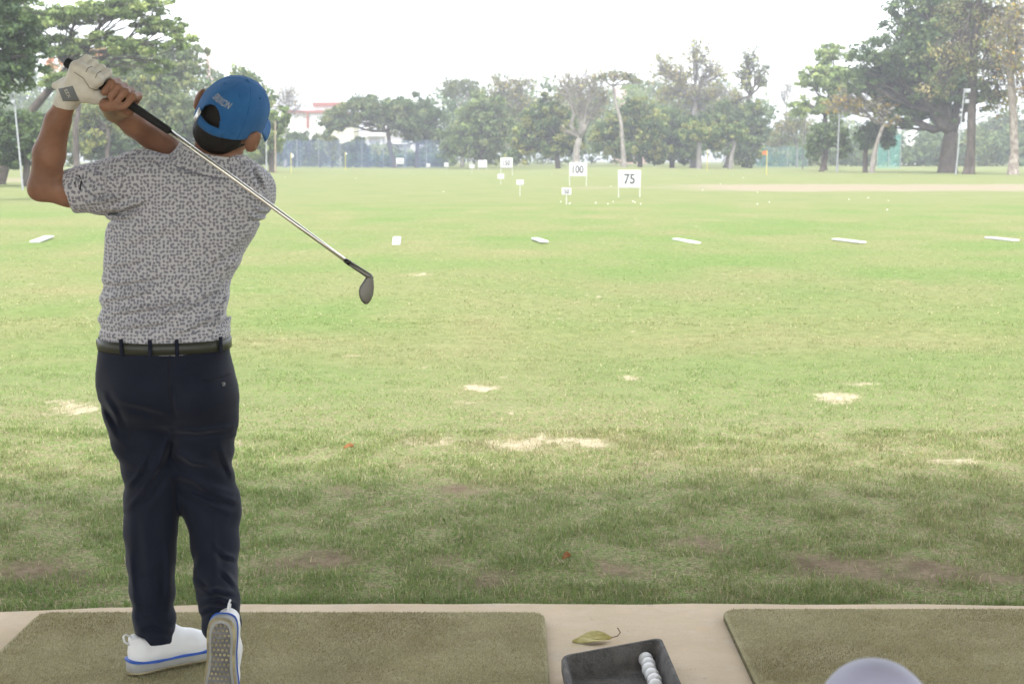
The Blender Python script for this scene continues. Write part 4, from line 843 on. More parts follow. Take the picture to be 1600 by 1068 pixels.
LF = [LE, P(77, 240, 3.845), P(90, 190, 3.82), LW]; LFr = [.039, .042, .033, .025]
RS, RE, RW = P(386, 292, 4.06), P(291, 250, 4.13), P(180, 174, 3.885)
SD = {}
# ---- body: one continuous surface
B = Field((-1.42, 3.55, .02), (-.52, 4.42, 1.83), .004)
zt = np.array(TOR); B.loft(zt[:, 0], zt[:, 1], zt[:, 2], zt[:, 3], zt[:, 4], .02, off=-.022)
zh = np.array(HIP); B.loft(zh[:, 0], zh[:, 1], zh[:, 2], zh[:, 3], zh[:, 4], .03, off=-.014)
B.chain(LL[:-2], [r_ - .016 for r_ in LLr][:-2], .03); B.chain(RL[:-2], [r_ - .016 for r_ in RLr][:-2], .03); B.cone(LL[-3], P(244, 975, 3.988), .035, .03, .02); B.cone(RL[-3], P(345, 948, 3.85), .035, .028, .02)
B.chain(LA, [r_ - (.012 if i < 2 else 0) for i, r_ in enumerate(LAr)], .02); B.chain(LF, LFr, .012)
B.cone(P(62, 296, 3.86), P(58, 299, 3.86), .022, .02, .02)                                       # elbow point
B.chain([RS, RE], [.04, .042], .02); B.chain([RE, RE + (RW - RE) * .35, RE + (RW - RE) * .75, RW], [.04, .042, .033, .026], .012)
B.cone(P(334, 262, 4.0), H(0, -.015, -.085), .062, .056, .03)                                     # neck
B.ell(HC, (hr, hf, hu), (.076, .096, .108), .02); B.ell(H(0, .035, -.06), (hr, hf, hu), (.058, .062, .068), .03); B.cone(H(0, .06, -.1), H(0, .085, -.1), .02, .016, .02)
B.chain([H(0, .094, .01), H(0, .112, -.022), H(0, .1, -.034)], [.009, .014, .011], .012)             # nose
B.cone(H(-.02, .092, -.06), H(.02, .092, -.06), .0075, .0075, .008); B.cone(H(-.02, .09, -.072), H(.02, .09, -.072), .008, .008, .008)
for s in (-1, 1):
    B.ell(H(s * .033, .092, .004), (hr, hf, hu), (.019, .012, .012), .008, True); B.ell(H(s * .033, .08, .004), (hr, hf, hu), (.0125, .0125, .0115), .003)
    B.ell(H(s * (.096 if s > 0 else .106), -.006, -.018), (nrm(hr * s - hf * .35), hf, hu), (.015, .02, .034), .008); B.ell(H(s * .111, .004, -.012), (nrm(hr * s - hf * .35), hf, hu), (.008, .011, .018), .006, True); B.cone(H(s * .084, .004, -.046), H(s * .084, .004, -.05), .009, .008, .006)
# left hand under the glove
def hand(Fd, W, ss, phs, rr, rad, palm, k):
    for i, s in enumerate(ss):
        m = cyl(s, phs[0], rr[0]); Fd.chain([W, m], [palm * 1.25, palm], .016)
        j = [m] + [cyl(s + (q) * .003, p, r_) for q, (p, r_) in enumerate(zip(phs[1:], rr[1:]))]
        Fd.chain(j, [rad[i] * 1.12, rad[i] * 1.05, rad[i] * .95, rad[i] * .82], k)
SL = [.044, .066, .088, .109]; PL = [8, 78, 150, 235]; RRL = [.034, .037, .028, .023]
hand(B, LW, SL, PL, [r_ - .001 for r_ in RRL], [.0075] * 4, .013, .004)
B.chain([LW, cyl(.085, -75, .034), cyl(.12, -105, .027), cyl(.145, -120, .023)], [.014, .013, .0095, .008], .008)
# right hand: fingers come over the grip from behind, thumb along the front
SR = [.136, .157, .179, .203]; PRr = [205, 112, 45, -28]
for i, s in enumerate(SR):
    m = cyl(s - .006, PRr[0], .034); B.chain([RW, m], [.022, .016], .014)
    j = [m, cyl(s, PRr[1], .033), cyl(s + .002, PRr[2], .030), cyl(s - .001, PRr[3] + (8 if i == 3 else 0), .0235)]
    B.chain(j, [.0115, .0112, .0105, .0088], .0035)
B.chain([RW + (LW - RW) * .06, cyl(.150, -95, .036), cyl(.176, -62, .029), cyl(.199, -32, .0275)], [.024, .017, .0115, .0088], .007)
# feet inside the shoes
HL_, TL_ = G(203, 1054, .028), G(320, 1026, .028); fd = nrm([*(TL_ - HL_)[:2], 0]); fs = np.cross([0, 0, 1], fd)
B.chain([P(246, 985, 3.985), HL_ + fd * .085 + [0, 0, .1], HL_ + fd * .11 + [0, 0, .06], HL_ + fd * .2 + [0, 0, .045]], [.03, .024, .021, .018], .015)
RH = P(344, 978, 3.72)
B.chain([P(345, 948, 3.85), RH + [0, .055, -.045], RH + [-.01, .06, -.13]], [.03, .026, .024], .02)
V, Fc = B.mesh(2); person_loc = (float(LL[0][0] + .05), 4.0, .026)
person = mesh_obj('person', V, Fc, M_SKIN, smooth=True); person.location = (0, 0, 0)
tag(person, 'golfer in blue cap, patterned polo and navy trousers holding a finished swing', 'person')
del B
def child(o): o.parent = person; return o
# ---- shirt
S = Field((-1.36, 3.6, .93), (-.52, 4.36, 1.66), .004)
S.loft(zt[:, 0], zt[:, 1], zt[:, 2], zt[:, 3], zt[:, 4], .02)
S.chain([P(222, 279, 3.96), P(170, 290, 3.93), P(130, 296, 3.895), P(92, 301, 3.872)], [.078, .066, .057, .049], .035)
S.cone(P(280, 275, 3.97), P(215, 274, 3.955), .052, .062, .03)
S.chain([P(374, 296, 4.02), P(390, 300, 4.05), P(360, 295, 4.15)], [.068, .063, .058], .035)
S.cone(P(330, 282, 3.98), P(376, 288, 4.02), .056, .058, .03)
hemp = P(101, 300, 3.875); hemn = nrm(P(60, 309, 3.86) - P(130, 294, 3.893)); hemn = nrm(hemn + np.array([-.02, 0, -.16]))
m_ = (S.ax[0] < -1.05)
x, y, z = S.ax[0][:, None, None], S.ax[1][None, :, None], S.ax[2][None, None, :]
pl = ((x - hemp[0]) * hemn[0] + (y - hemp[1]) * hemn[1] + (z - hemp[2]) * hemn[2]).astype(np.float32)
S.v = np.where((z > 1.25) & (x < -1.0), np.maximum(S.v, pl), S.v)
S.cone(hemp - hemn * .022, P(60, 306, 3.86), .0455, .0455, .004, True)
def toPX(x, y, z):
    d0, d1, d2 = x, y, z - CAM_H; dep = d1 * F3[1] + d2 * F3[2]; return 800 + FPX * d0 / dep, 534 - FPX * (d1 * U3[1] + d2 * U3[2]) / dep
def folds(x, y, z, lst, ymax):
    """cloth folds: a ridge with a trough beside it along each line drawn over the back of the cloth"""
    px, py = toPX(x, y, z); out = np.zeros_like(px); back = np.clip((ymax - y) / .05, 0, 1)
    for pts, A, w, side in lst:
        best = np.full_like(px, 1e9); sg = np.zeros_like(px); along = np.zeros_like(px); n = len(pts) - 1
        for i in range(n):
            (ax, ay), (bx, by) = pts[i], pts[i + 1]; dx, dy = bx - ax, by - ay; L2 = dx * dx + dy * dy; t_ = np.clip(((px - ax) * dx + (py - ay) * dy) / L2, 0, 1)
            ex, ey2 = px - ax - t_ * dx, py - ay - t_ * dy; d = np.hypot(ex, ey2); m = d < best; best = np.where(m, d, best); sg = np.where(m, np.sign(dx * ey2 - dy * ex) * side, sg); along = np.where(m, (i + t_) / n, along)
        s_ = best * sg; fade = np.clip(np.sin(np.clip(along, .02, .98) * math.pi), 0, 1) ** .6
        out += fade * A * 1.6 * (-np.exp(-(s_ / w) ** 2) + .9 * np.exp(-((s_ - 1.7 * w) / (w * 1.1)) ** 2))
    return out * back
SF = [([(162, 489), (200, 485), (250, 477), (318, 460)], .0045, 4, 1), ([(166, 440), (190, 441), (222, 436), (260, 428)], .004, 4, 1), ([(235, 496), (290, 480), (330, 455), (352, 425)], .0045, 4, 1), ([(164, 466), (200, 462), (240, 452)], .0035, 3.5, 1), ([(165, 327), (190, 326), (230, 311)], .006, 4, 1), ([(168, 338), (190, 340), (218, 332)], .004, 3.5, 1),
      ([(396, 259), (409, 277), (419, 305)], .0022, 3, 1), ([(388, 262), (399, 285), (410, 300)], .0022, 3, -1), ([(392, 322), (408, 329), (420, 330)], .003, 2.5, 1), ([(386, 335), (400, 341), (416, 340)], .003, 2.5, 1), ([(330, 515), (348, 490), (356, 455)], .005, 4, 1), ([(280, 518), (320, 500), (350, 478)], .004, 4, 1), ([(165, 510), (220, 508), (270, 500)], .004, 3.5, 1), ([(310, 420), (350, 395), (385, 360)], .003, 5, 1), ([(166, 415), (200, 408), (240, 396)], .003, 5, 1), ([(180, 380), (240, 360), (300, 350)], .0025, 7, 1), ([(200, 260), (225, 250), (250, 246)], .003, 3, 1), ([(120, 262), (150, 275), (180, 282)], .003, 5, 1), ([(130, 318), (160, 312), (195, 305)], .004, 4, -1)]
WZ = lambda z, c, w: np.exp(-((z - c) / w) ** 2)
def shirtfold(x, y, z):
    back = np.clip((4.04 - y) / .08, 0, 1); n = fbm(x * 6, z * 6, y * 5, o=3) - .5
    u = z + (x + .97) * -.32 + n * .05                                            # creases rising to the right side
    d = .0042 * np.sin(u * 118) * WZ(z, 1.08, .07) + .0036 * np.sin(u * 80 + 1) * WZ(z, 1.19, .08) * np.clip((x + 1.1) / .1, .2, 1)
    d = d + .0035 * np.sin((z - .9 * (x + 1.1) + n * .06) * 95) * WZ(z, 1.34, .05) * WZ(x, -1.12, .07)  # under the left arm
    d = d + .0035 * np.sin((x * 1.0 + z * .6 + n * .05) * 120) * WZ(z, 1.4, .09) * WZ(x, -.70, .05)      # right shoulder
    d = d + .006 * n * WZ(z, 1.2, .25) + .004 * (fbm(x * 14, z * 20, y * 10, o=2) - .5)
    return d * (.35 + .65 * back) + 1.7 * folds(x, y, z, SF, 4.08)
S.add(shirtfold)
V, Fc = S.mesh(1); del S
shirt = child(mesh_obj('shirt', V, Fc, M_SHIRT, smooth=True))
sl_ = (V[:, 0] < P(176, 300, 3.93)[0]) & (V[:, 2] > P(170, 331, 3.93)[2]); th = np.arctan2(V[:, 0] - -.97, -(V[:, 1] - 4.0))
ths = np.arctan2(V[:, 2] - (1.415 + .1 * (V[:, 0] + 1.2)), -(V[:, 1] - (3.89 + .35 * (V[:, 0] + 1.2))))
attr(shirt, 'pu', np.where(sl_, V[:, 0] * 1.05 + 3, (V[:, 0] + .97) + np.sign(V[:, 0] + .97) * np.clip(V[:, 1] - 3.95, 0, 1))); attr(shirt, 'pv', np.where(sl_, ths * .056, V[:, 2] + .04 * np.abs(V[:, 1] - 4)))
shirt_bvh = BVHTree.FromPolygons([tuple(v) for v in V.tolist()], [tuple(f) for f in Fc.tolist()])
# collar: a folded band round the neck
cu = nrm([.2, -.1, .97]); e1 = nrm(np.array([1, 0, 0]) - cu * cu[0]); e2 = np.cross(cu, e1); CC = P(329, 250, 3.985); v, f = [], []; n = 56
prof = [(-.025, .124, .104), (-.010, .113, .093), (.008, .1, .080), (.024, .0945, .074), (.0295, .092, .0715), (.026, .088, .068), (.0, .088, .068)]
for h_, ra, rb in prof:
    for k in range(n):
        a = 2 * math.pi * k / n; w = 1 + .02 * math.sin(3 * a + h_ * 60); fr = max(0, math.sin(a)); q = CC + cu * (h_ - .05 * fr ** 2 + .004 * math.sin(2 * a + 1)) + e1 * ra * w * math.cos(a) + e2 * rb * w * math.sin(a); v.append(q)
f = [(i * n + k, i * n + (k + 1) % n, (i + 1) * n + (k + 1) % n, (i + 1) * n + k) for i in range(len(prof) - 1) for k in range(n)]
col = child(mesh_obj('collar', v, f, M_SHIRT, smooth=True)); ka = np.tile(np.arange(n), len(prof)); attr(col, 'pu', np.abs(((ka + 14) % n) / n * .6)); attr(col, 'pv', np.repeat([p[0] + p[1] * .3 for p in prof], n))
col.modifiers.new('s', 'SOLIDIFY').thickness = .004; col.modifiers.new('ss', 'SUBSURF').render_levels = 1
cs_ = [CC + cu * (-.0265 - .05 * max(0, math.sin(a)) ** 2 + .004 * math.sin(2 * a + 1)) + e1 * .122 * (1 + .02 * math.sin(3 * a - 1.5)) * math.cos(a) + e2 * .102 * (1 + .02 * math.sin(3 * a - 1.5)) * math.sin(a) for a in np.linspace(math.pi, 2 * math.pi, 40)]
MB().tube(cs_, .0016, 6).build('collar_shadow_line', simple('collar_shadow_tone', (.2, .2, .24), .9, .1), col, True)  # dark tube drawn in as the shade line beneath the collar's lower edge
# ---- trousers
T = Field((-1.2, 3.75, .05), (-.68, 4.24, 1.01), .004)
T.loft(zh[:, 0], zh[:, 1], zh[:, 2], zh[:, 3], zh[:, 4], .03); T.chain(LL, LLr, .03); T.chain(RL, RLr, .03)
T.ell(P(222, 612, 3.95), np.eye(3), (.085, .105, .085), .04); T.ell(P(308, 612, 3.95), np.eye(3), (.09, .105, .085), .04)
T.cone(P(268, 700, 3.86), P(268, 650, 3.86), .006, .003, .02, True); T.cone(P(264, 590, 3.845), P(267, 655, 3.86), .004, .006, .02, True)
def crease(pts, r_, k=.014, sub=False):
    T.chain([P(a, b, c + (.012 if not sub else -.004)) for a, b, c in pts], [r_ * 2.6] * len(pts), .03, sub=sub)
TF = [([(268, 671), (310, 674), (364, 667)], .005, 4, 1), ([(179, 622), (220, 632), (262, 645)], .005, 5, 1), ([(200, 794), (225, 765), (252, 718), (266, 676)], .007, 5, 1), ([(216, 792), (240, 760), (262, 722)], .005, 4, 1), ([(200, 760), (215, 742), (235, 700)], .005, 4, 1),
      ([(276, 739), (318, 757), (364, 770)], .007, 5, 1), ([(300, 758), (340, 772), (369, 783)], .007, 4.5, 1), ([(284, 765), (320, 783), (360, 800)], .005, 4.5, 1), ([(345, 700), (355, 725), (364, 745)], .004, 4, 1), ([(276, 705), (300, 722), (340, 728)], .004, 4, 1),
      ([(334, 850), (352, 866), (370, 872)], .004, 4, 1), ([(345, 888), (358, 900), (370, 916)], .004, 4, 1), ([(303, 905), (318, 922), (330, 930)], .005, 4, -1), ([(314, 938), (344, 932), (370, 944)], .007, 4, 1), ([(316, 922), (340, 920), (366, 926)], .005, 3.5, 1), ([(312, 956), (330, 946), (375, 950)], .006, 4, 1),
      ([(203, 860), (206, 900), (214, 960)], .004, 4.5, -1), ([(262, 840), (264, 900), (262, 960)], .003, 5, 1), ([(214, 985), (235, 975), (270, 985)], .004, 5, 1), ([(222, 800), (226, 850), (232, 905)], .003, 6, 1), ([(330, 800), (334, 850), (338, 905)], .003, 6, -1), ([(158, 640), (172, 665), (186, 690)], .006, 5, -1), ([(160, 612), (180, 650), (196, 700)], .004, 5, -1)]
def troufold(x, y, z):
    n = fbm(x * 8, z * 5, y * 8, o=3) - .5; d = .012 * n * np.clip((.9 - z) / .2, .1, 1)
    d = d + .003 * np.sin((z + .5 * x + n * .08) * 90) * (WZ(z, .62, .09) + .7 * WZ(z, .18, .1)) + .0025 * np.sin((x + n * .03) * 130) * WZ(z, .4, .15) * .5; return d + folds(x, y, z, TF, 4.06)
T.add(troufold)
for pt, nr in (((*P(246, 1000, 3.985)[:2], .108), (0, -.08, -1)),):
    x, y, z = T.ax[0][:, None, None], T.ax[1][None, :, None], T.ax[2][None, None, :]; pl = ((y - pt[1]) * nr[1] + (z - pt[2]) * nr[2]).astype(np.float32); T.v = np.where(x < P(290, 960, 4.0)[0], np.maximum(T.v, pl), T.v)
V, Fc = T.mesh(1); del T
tro = child(mesh_obj('trousers', V, Fc, M_TROU, smooth=True))
tro_bvh = BVHTree.FromPolygons([tuple(v) for v in V.tolist()], [tuple(f) for f in Fc.tolist()])
# ---- belt and loops
bz0, bz1 = P(255, 552.5, 3.88)[2], P(255, 534, 3.88)[2]; bc = HIP[0]; v, f = [], []; n = 72
def wl_(a, off): p = 2.25; c_, s_ = math.cos(a), math.sin(a); rr = ((abs(c_) / (bc[3] + off)) ** p + (abs(s_) / (bc[4] + off)) ** p) ** (-1 / p); return rr * c_, rr * s_
for z_, off in ((bz0, .003), (bz0 + .002, .0065), (bz1 - .002, .0065), (bz1, .003)):
    for k in range(n): a = 2 * math.pi * k / n; x_, y_ = wl_(a, off); v.append((bc[1] + x_, Y0 + y_, z_ + .004 * math.sin(a)))
f = [(i * n + k, i * n + (k + 1) % n, (i + 1) * n + (k + 1) % n, (i + 1) * n + k) for i in range(3) for k in range(n)]; belt = child(mesh_obj('belt', v, f, M_BELT, smooth=True)); belt.modifiers.new('s', 'SOLIDIFY').thickness = .003
for px in (178, 236, 291, 344, 400):
    a = -math.acos(max(-1, min(1, (P(px, 541, 3.89)[0] - bc[1]) / (bc[3] + .012)))) if px < 390 else 1.2
    x_, y_ = wl_(a, .011); q = np.array([bc[1] + x_, Y0 + y_, (bz0 + bz1) / 2]); nr = nrm([x_ / bc[3] ** 2, y_ / bc[4] ** 2, 0]); tg = np.cross([0, 0, 1], nr)
    lp = MB().box(q, (.011, .004, bz1 - bz0 + .016), np.stack([tg, nr, np.array([0, 0, 1.])], 1)).build('belt_loop', M_LOOP); bevel(lp, .0012); lp.parent = belt
x_, y_ = wl_(math.pi / 2, .01); bk = MB().box((bc[1] + x_, Y0 + y_, (bz0 + bz1) / 2), (.05, .006, .036)).build('buckle', M_METAL); bevel(bk, .002); bk.parent = belt
q = P(155, 529, 3.99); tb = MB().tube([q + [.012, 0, -.008], q, q + [-.004, 0, -.006], q + [-.004, 0, -.03]], [.009, .009, .006, .003], 8).build('belt_tab', M_BELT, belt, True)
# projected patches and lettering that lie on a surface
def on(bvh, px, py, off, Yn=3.3):
    o = Vector(P(px, py, Yn)); d = Vector(nrm(ray(px, py))); h_, nr, _, _ = bvh.ray_cast(o, d)
    if h_ is None: return None
    if nr.dot(d) > 0: nr = -nr
    return np.array(h_ + nr * off)
def strip(bvh, pts, w, off, name, mat, parent, nseg=6):
    P2 = []
    for i in range(len(pts) - 1):
        for k in range(nseg): t_ = k / nseg; P2.append((pts[i][0] * (1 - t_) + pts[i + 1][0] * t_, pts[i][1] * (1 - t_) + pts[i + 1][1] * t_))
    P2.append(pts[-1]); q = [on(bvh, a, b, off) for a, b in P2]; q = [x for x in q if x is not None]
    return MB().tube(q, w, 5).build(name, mat, parent, True)
strip(tro_bvh, [(318, 594), (340, 590), (361, 583)], .0014, .0004, 'pocket_welt', M_INKS, tro)
q = on(tro_bvh, 348.5, 600, .001); bt = MB().tube([q + [0, .001, 0], q - [0, .003, 0]], [.006, .0055], 14).build('pocket_button', simple('horn_button', (.1, .1, .11), .3, .5), tro); 
for dx in (-.0016, .0016): MB().tube([q + [dx, -.003, 0], q + [dx, -.0036, 0]], .0007, 6).build('button_hole', M_INKS, tro)
strip(tro_bvh, [(264, 560), (265, 600), (268, 645)], .0012, .0003, 'back_seam', M_INKS, tro)
strip(shirt_bvh, [(205, 241), (196, 262), (188, 290), (180, 318)], .0012, .0002, 'sleeve_seam', simple('shirt_seam', (.3, .3, .32), .9, .1), shirt)
def lettering(txt, bvh, cx, cy, h, ang, wf, shear, off, name, mat, parent, polys=None):
    V2, F2 = textmesh(txt, h, wf, .01) if polys is None else (np.array(polys[0], float), polys[1]); ca, sa = math.cos(ang), math.sin(ang); v = []
    for a, b in V2:
        a = a + shear * b; x_, y_ = cx + a * ca + b * sa, cy + a * sa - b * ca; q = on(bvh, x_, y_, off); v.append(q if q is not None else P(x_, y_, 3.9))
    return mesh_obj(name, v, F2, mat, parent)
# sleeve emblem: a chevron with a small tail and an arc of lettering
ch = [(-1, 6), (1.2, 6), (4.6, 0), (1.2, -6), (-1, -6), (2.2, 0), (-6, 1.5), (-3.4, -2.6), (-6.6, .2), (-3.6, -.4), (-5, 3), (-3.2, 3)]
lettering('', shirt_bvh, 122, 285, 1, R(8), 1, 0, .0008, 'sleeve_emblem', M_INKS, shirt, ([(a * 1.25, b * 1.25) for a, b in [(-.5, 9), (1.6, 8), (5.2, 1), (4.6, -6), (2.6, -6.4), (2.8, 0.4), (4.6, -10), (1.6, -8.2), (-2, 3.2), (-5.6, -1.6), (-4.2, -2.4), (1.4, -2.6), (-.4, 4.6)]],
          [(0, 1, 2, 5), (5, 2, 3, 4), (4, 3, 6, 7), (8, 9, 10, 12), (9, 11, 10)]))
# ---- glove
Gf = Field(np.minimum(np.minimum(LW, G0), G0 + ax_ * .17) - .06, np.maximum(np.maximum(LW, G0), G0 + ax_ * .17) + .06, .0025)
hand(Gf, LW, SL, PL, RRL, [.0108, .0112, .0112, .0108], .017, .003)
Gf.chain([LW, cyl(.085, -75, .034), cyl(.12, -105, .027), cyl(.145, -120, .024)], [.02, .018, .0135, .0115], .01)
wd = nrm(LF[2] - LW); Gf.cone(LW + wd * .016, LW - wd * .02, .0295, .028, .01); Gf.cone(P(86, 134, 3.80), P(106, 130, 3.79), .0085, .02, .018)
Gf.cone(P(124, 146, 3.745), P(148, 150, 3.755), .02, .02, .02)
Gf.add(lambda x, y, z: .004 * (fbm(x * 45, y * 45, z * 45, o=3) - .5))
x, y, z = Gf.ax[0][:, None, None], Gf.ax[1][None, :, None], Gf.ax[2][None, None, :]; cp = LW + wd * .014; wt = nrm(wd + np.array([.25, 0, -.05]))
Gf.v = np.where(z < LW[2] + .05, np.maximum(Gf.v, ((x - cp[0]) * wt[0] + (y - cp[1]) * wt[1] + (z - cp[2]) * wt[2]).astype(np.float32)), Gf.v)
V, Fc = Gf.mesh(1); glove = child(mesh_obj('glove', V, Fc, M_GLOVE, smooth=True)); gl_bvh = BVHTree.FromPolygons([tuple(v) for v in V.tolist()], [tuple(f) for f in Fc.tolist()])
def patch(bvh, quad, nu, nv, off, name, mat, parent):
    v, f = [], []; (a, b, c, d) = [np.array(k, float) for k in quad]
    for i in range(nu + 1):
        for j in range(nv + 1):
            u, w = i / nu, j / nv; s = (a * (1 - u) + b * u) * (1 - w) + (d * (1 - u) + c * u) * w; q = on(bvh, s[0], s[1], off); v.append(q)
    ok = [q is not None for q in v]; v = [q if q is not None else np.zeros(3) for q in v]
    for i in range(nu):
        for j in range(nv):
            k = [i * (nv + 1) + j, (i + 1) * (nv + 1) + j, (i + 1) * (nv + 1) + j + 1, i * (nv + 1) + j + 1]
            if all(ok[m] for m in k): f.append(k)
    o = mesh_obj(name, v, f, mat, parent, True); s = o.modifiers.new('s', 'SOLIDIFY'); s.thickness = .0015; s.offset = 0; return o
tab = patch(gl_bvh, [(92, 139), (113.5, 134.5), (124, 157), (99, 158)], 10, 10, .0012, 'wrist_tab', M_GTAB, glove)
lettering('EZX', gl_bvh, 107, 146, 4.6, R(62), 1.15, .0, .0028, 'tab_lettering', M_GLOVE, glove)
strip(gl_bvh, [(116, 113), (130, 122), (140, 137), (150, 141), (155, 139)], .0009, .0004, 'back_seam', M_SEAM, glove)
for p_ in ([(134, 113), (138, 106), (144, 104)], [(149, 122), (152, 115), (158, 111)], [(158, 138), (163, 131), (171, 126)]): strip(gl_bvh, p_, .001, .0002, 'finger_seam', M_SEAM, glove)
# ---- hair
Hh = Field(HC - .19, HC + .17, .003); Hh.ell(H(0, -.002, 0), (hr, hf, hu), (.079, .098, .108), .01); Hh.ell(H(0, -.048, -.06), (hr, hf, hu), (.058, .042, .046), .03)
pt = H(0, .03, 0); Hh.cut(pt, hf); pt = H(0, -.02, -.098); Hh.cut(pt, nrm(-hu + hf * .55))
for s in (-1, 1): Hh.ell(H(s * .085, -.005, -.02), (hr, hf, hu), (.02, .022, .036), .006, True)
Hh.add(lambda x, y, z: .004 * (fbm(x * 70, y * 70, z * 40, o=3) - .5))
V, Fc = Hh.mesh(1); hair = child(mesh_obj('hair', V, Fc, M_HAIR, smooth=True))
# ---- cap
def capS(az, t_, off=0.):      # az from the back, towards the right ear; t_ 0 rim .. 1 button
    e = max(0., t_ - .16) / .84 * math.pi / 2; rr = math.cos(e) ** .9; ht = .004 + .10 * (min(t_, .16) / .16 * .2 + .8 * math.sin(e))
    wob = 1 + .012 * math.sin(3 * az + 1) * math.cos(e) + .008 * math.sin(7 * az + 9 * t_) * math.cos(e)
    lob = 1 + .012 * abs(math.cos(3 * az)) * math.cos(e); rs, rf = (.084 * wob * lob + off), (.1085 * wob * lob + off)
    back = -.017 * max(0., math.cos(az)) * (1 - t_) ** 2
    return H(rs * rr * math.sin(az), -rf * rr * math.cos(az) - .002, -.016 + ht * 1.24 + back + off * math.sin(e))
def inhole(az, t_): a = (az + math.pi) % (2 * math.pi) - math.pi; return (a / .42) ** 2 + (max(0, t_ - .12) / .25) ** 2 < 1 and t_ > .115
na, nt = 120, 40; v, f = [], []
for j in range(nt + 1):
    for i in range(na): v.append(capS(2 * math.pi * i / na, j / nt * .995))
for j in range(nt):
    for i in range(na):
        if not inhole(2 * math.pi * (i + .5) / na, (j + .5) / nt): f.append((j * na + i, j * na + (i + 1) % na, (j + 1) * na + (i + 1) % na, (j + 1) * na + i))
f.append(tuple(range(nt * na, nt * na + na)))
cap = empty('cap', tuple(HC)); cap.parent = person
def capc(o): o.parent = cap; o.matrix_parent_inverse = Matrix.Translation(-Vector(HC)); return o
cr = capc(mesh_obj('crown', v, f, M_CAP, smooth=True)); so = cr.modifiers.new('s', 'SOLIDIFY'); so.thickness = .0025; so.offset = 1
def carc(f0, n, r_, name, mat): return capc(MB().tube([capS(*f0(k / (n - 1)), .0024) for k in range(n)], r_, 6).build(name, mat, None, True))
for k in range(6):
    a0 = math.pi / 6 + k * math.pi / 3 - math.pi / 6
    if k == 0: carc(lambda s, a0=a0: (a0, .38 + .61 * s), 16, .0012, 'panel_seam', M_CAP)
    else: carc(lambda s, a0=a0: (a0, .02 + .97 * s), 24, .0012, 'panel_seam', M_CAP)
carc(lambda s: (-.44 + .88 * s, .12 + .255 * math.sqrt(max(0, 1 - ((-.44 + .88 * s) / .44) ** 2))), 30, .0018, 'opening_binding', M_CAP)
for k in range(6):
    a0 = k * math.pi / 3 + math.pi / 6; c_ = capS(a0, .66, .003); nr = nrm(capS(a0, .66, .02) - c_); u_ = nrm(np.cross(nr, hu)); w_ = np.cross(nr, u_)
    capc(MB().tube([c_ + .0035 * (math.cos(a) * u_ + math.sin(a) * w_) for a in np.linspace(0, 2 * math.pi, 13)], .0009, 5).build('eyelet', M_CAP, None, True))
tp = capS(0, .995); capc(MB().tube([tp - hu * .001, tp + hu * .004, tp + hu * .007], [.009, .008, .003], 14).build('button', M_CAP, None, True))
# strap across the opening with its metal clasp
def sband(a0, a1, t0, t1, off, name, mat, n=20):
    v = []; f = []
    for i in range(n + 1):
        a = a0 + (a1 - a0) * i / n
        for tt in (t0, (t0 + t1) / 2, t1): v.append(capS(a, tt, off))
    for i in range(n):
        for j in range(2): f.append((i * 3 + j, i * 3 + 3 + j, i * 3 + 4 + j, i * 3 + 1 + j))
    o = capc(mesh_obj(name, v, f, mat, None, True)); s = o.modifiers.new('s', 'SOLIDIFY'); s.thickness = .002; s.offset = 1; return o
sband(-.6, .62, .0, .125, .0035, 'strap', M_CAP); sband(-.5, -.3, .0, .19, .0062, 'clasp', M_METAL, 5)
# bill
v, f = [], []
for j in range(9):
    for i in range(25):
        a = (i / 24 * 2 - 1) * 1.02; s = j / 8; base = capS(math.pi + a, 0.01, -.001); ext = .072 * s * math.cos(a * .98) ** .75
        v.append(base + hf * ext + hu * (-.012 * s - .032 * (math.sin(a) ** 2) * s - .004 * s))
for j in range(8):
    for i in range(24): f.append((j * 25 + i, j * 25 + i + 1, (j + 1) * 25 + i + 1, (j + 1) * 25 + i))
bl = capc(mesh_obj('bill', v, f, M_CAP, None, True)); bl.modifiers.new('s', 'SOLIDIFY').thickness = .004
V2, F2 = textmesh('Srixon'.upper(), .0125, 1.1, .004)
def capt(a, b): return capS((a + .3 * b + .008) / .1, .465 + b / .13, .0036)
capc(mesh_obj('embroidered_lettering', [capt(a * 1.02, b) for a, b in V2], F2, M_THR))
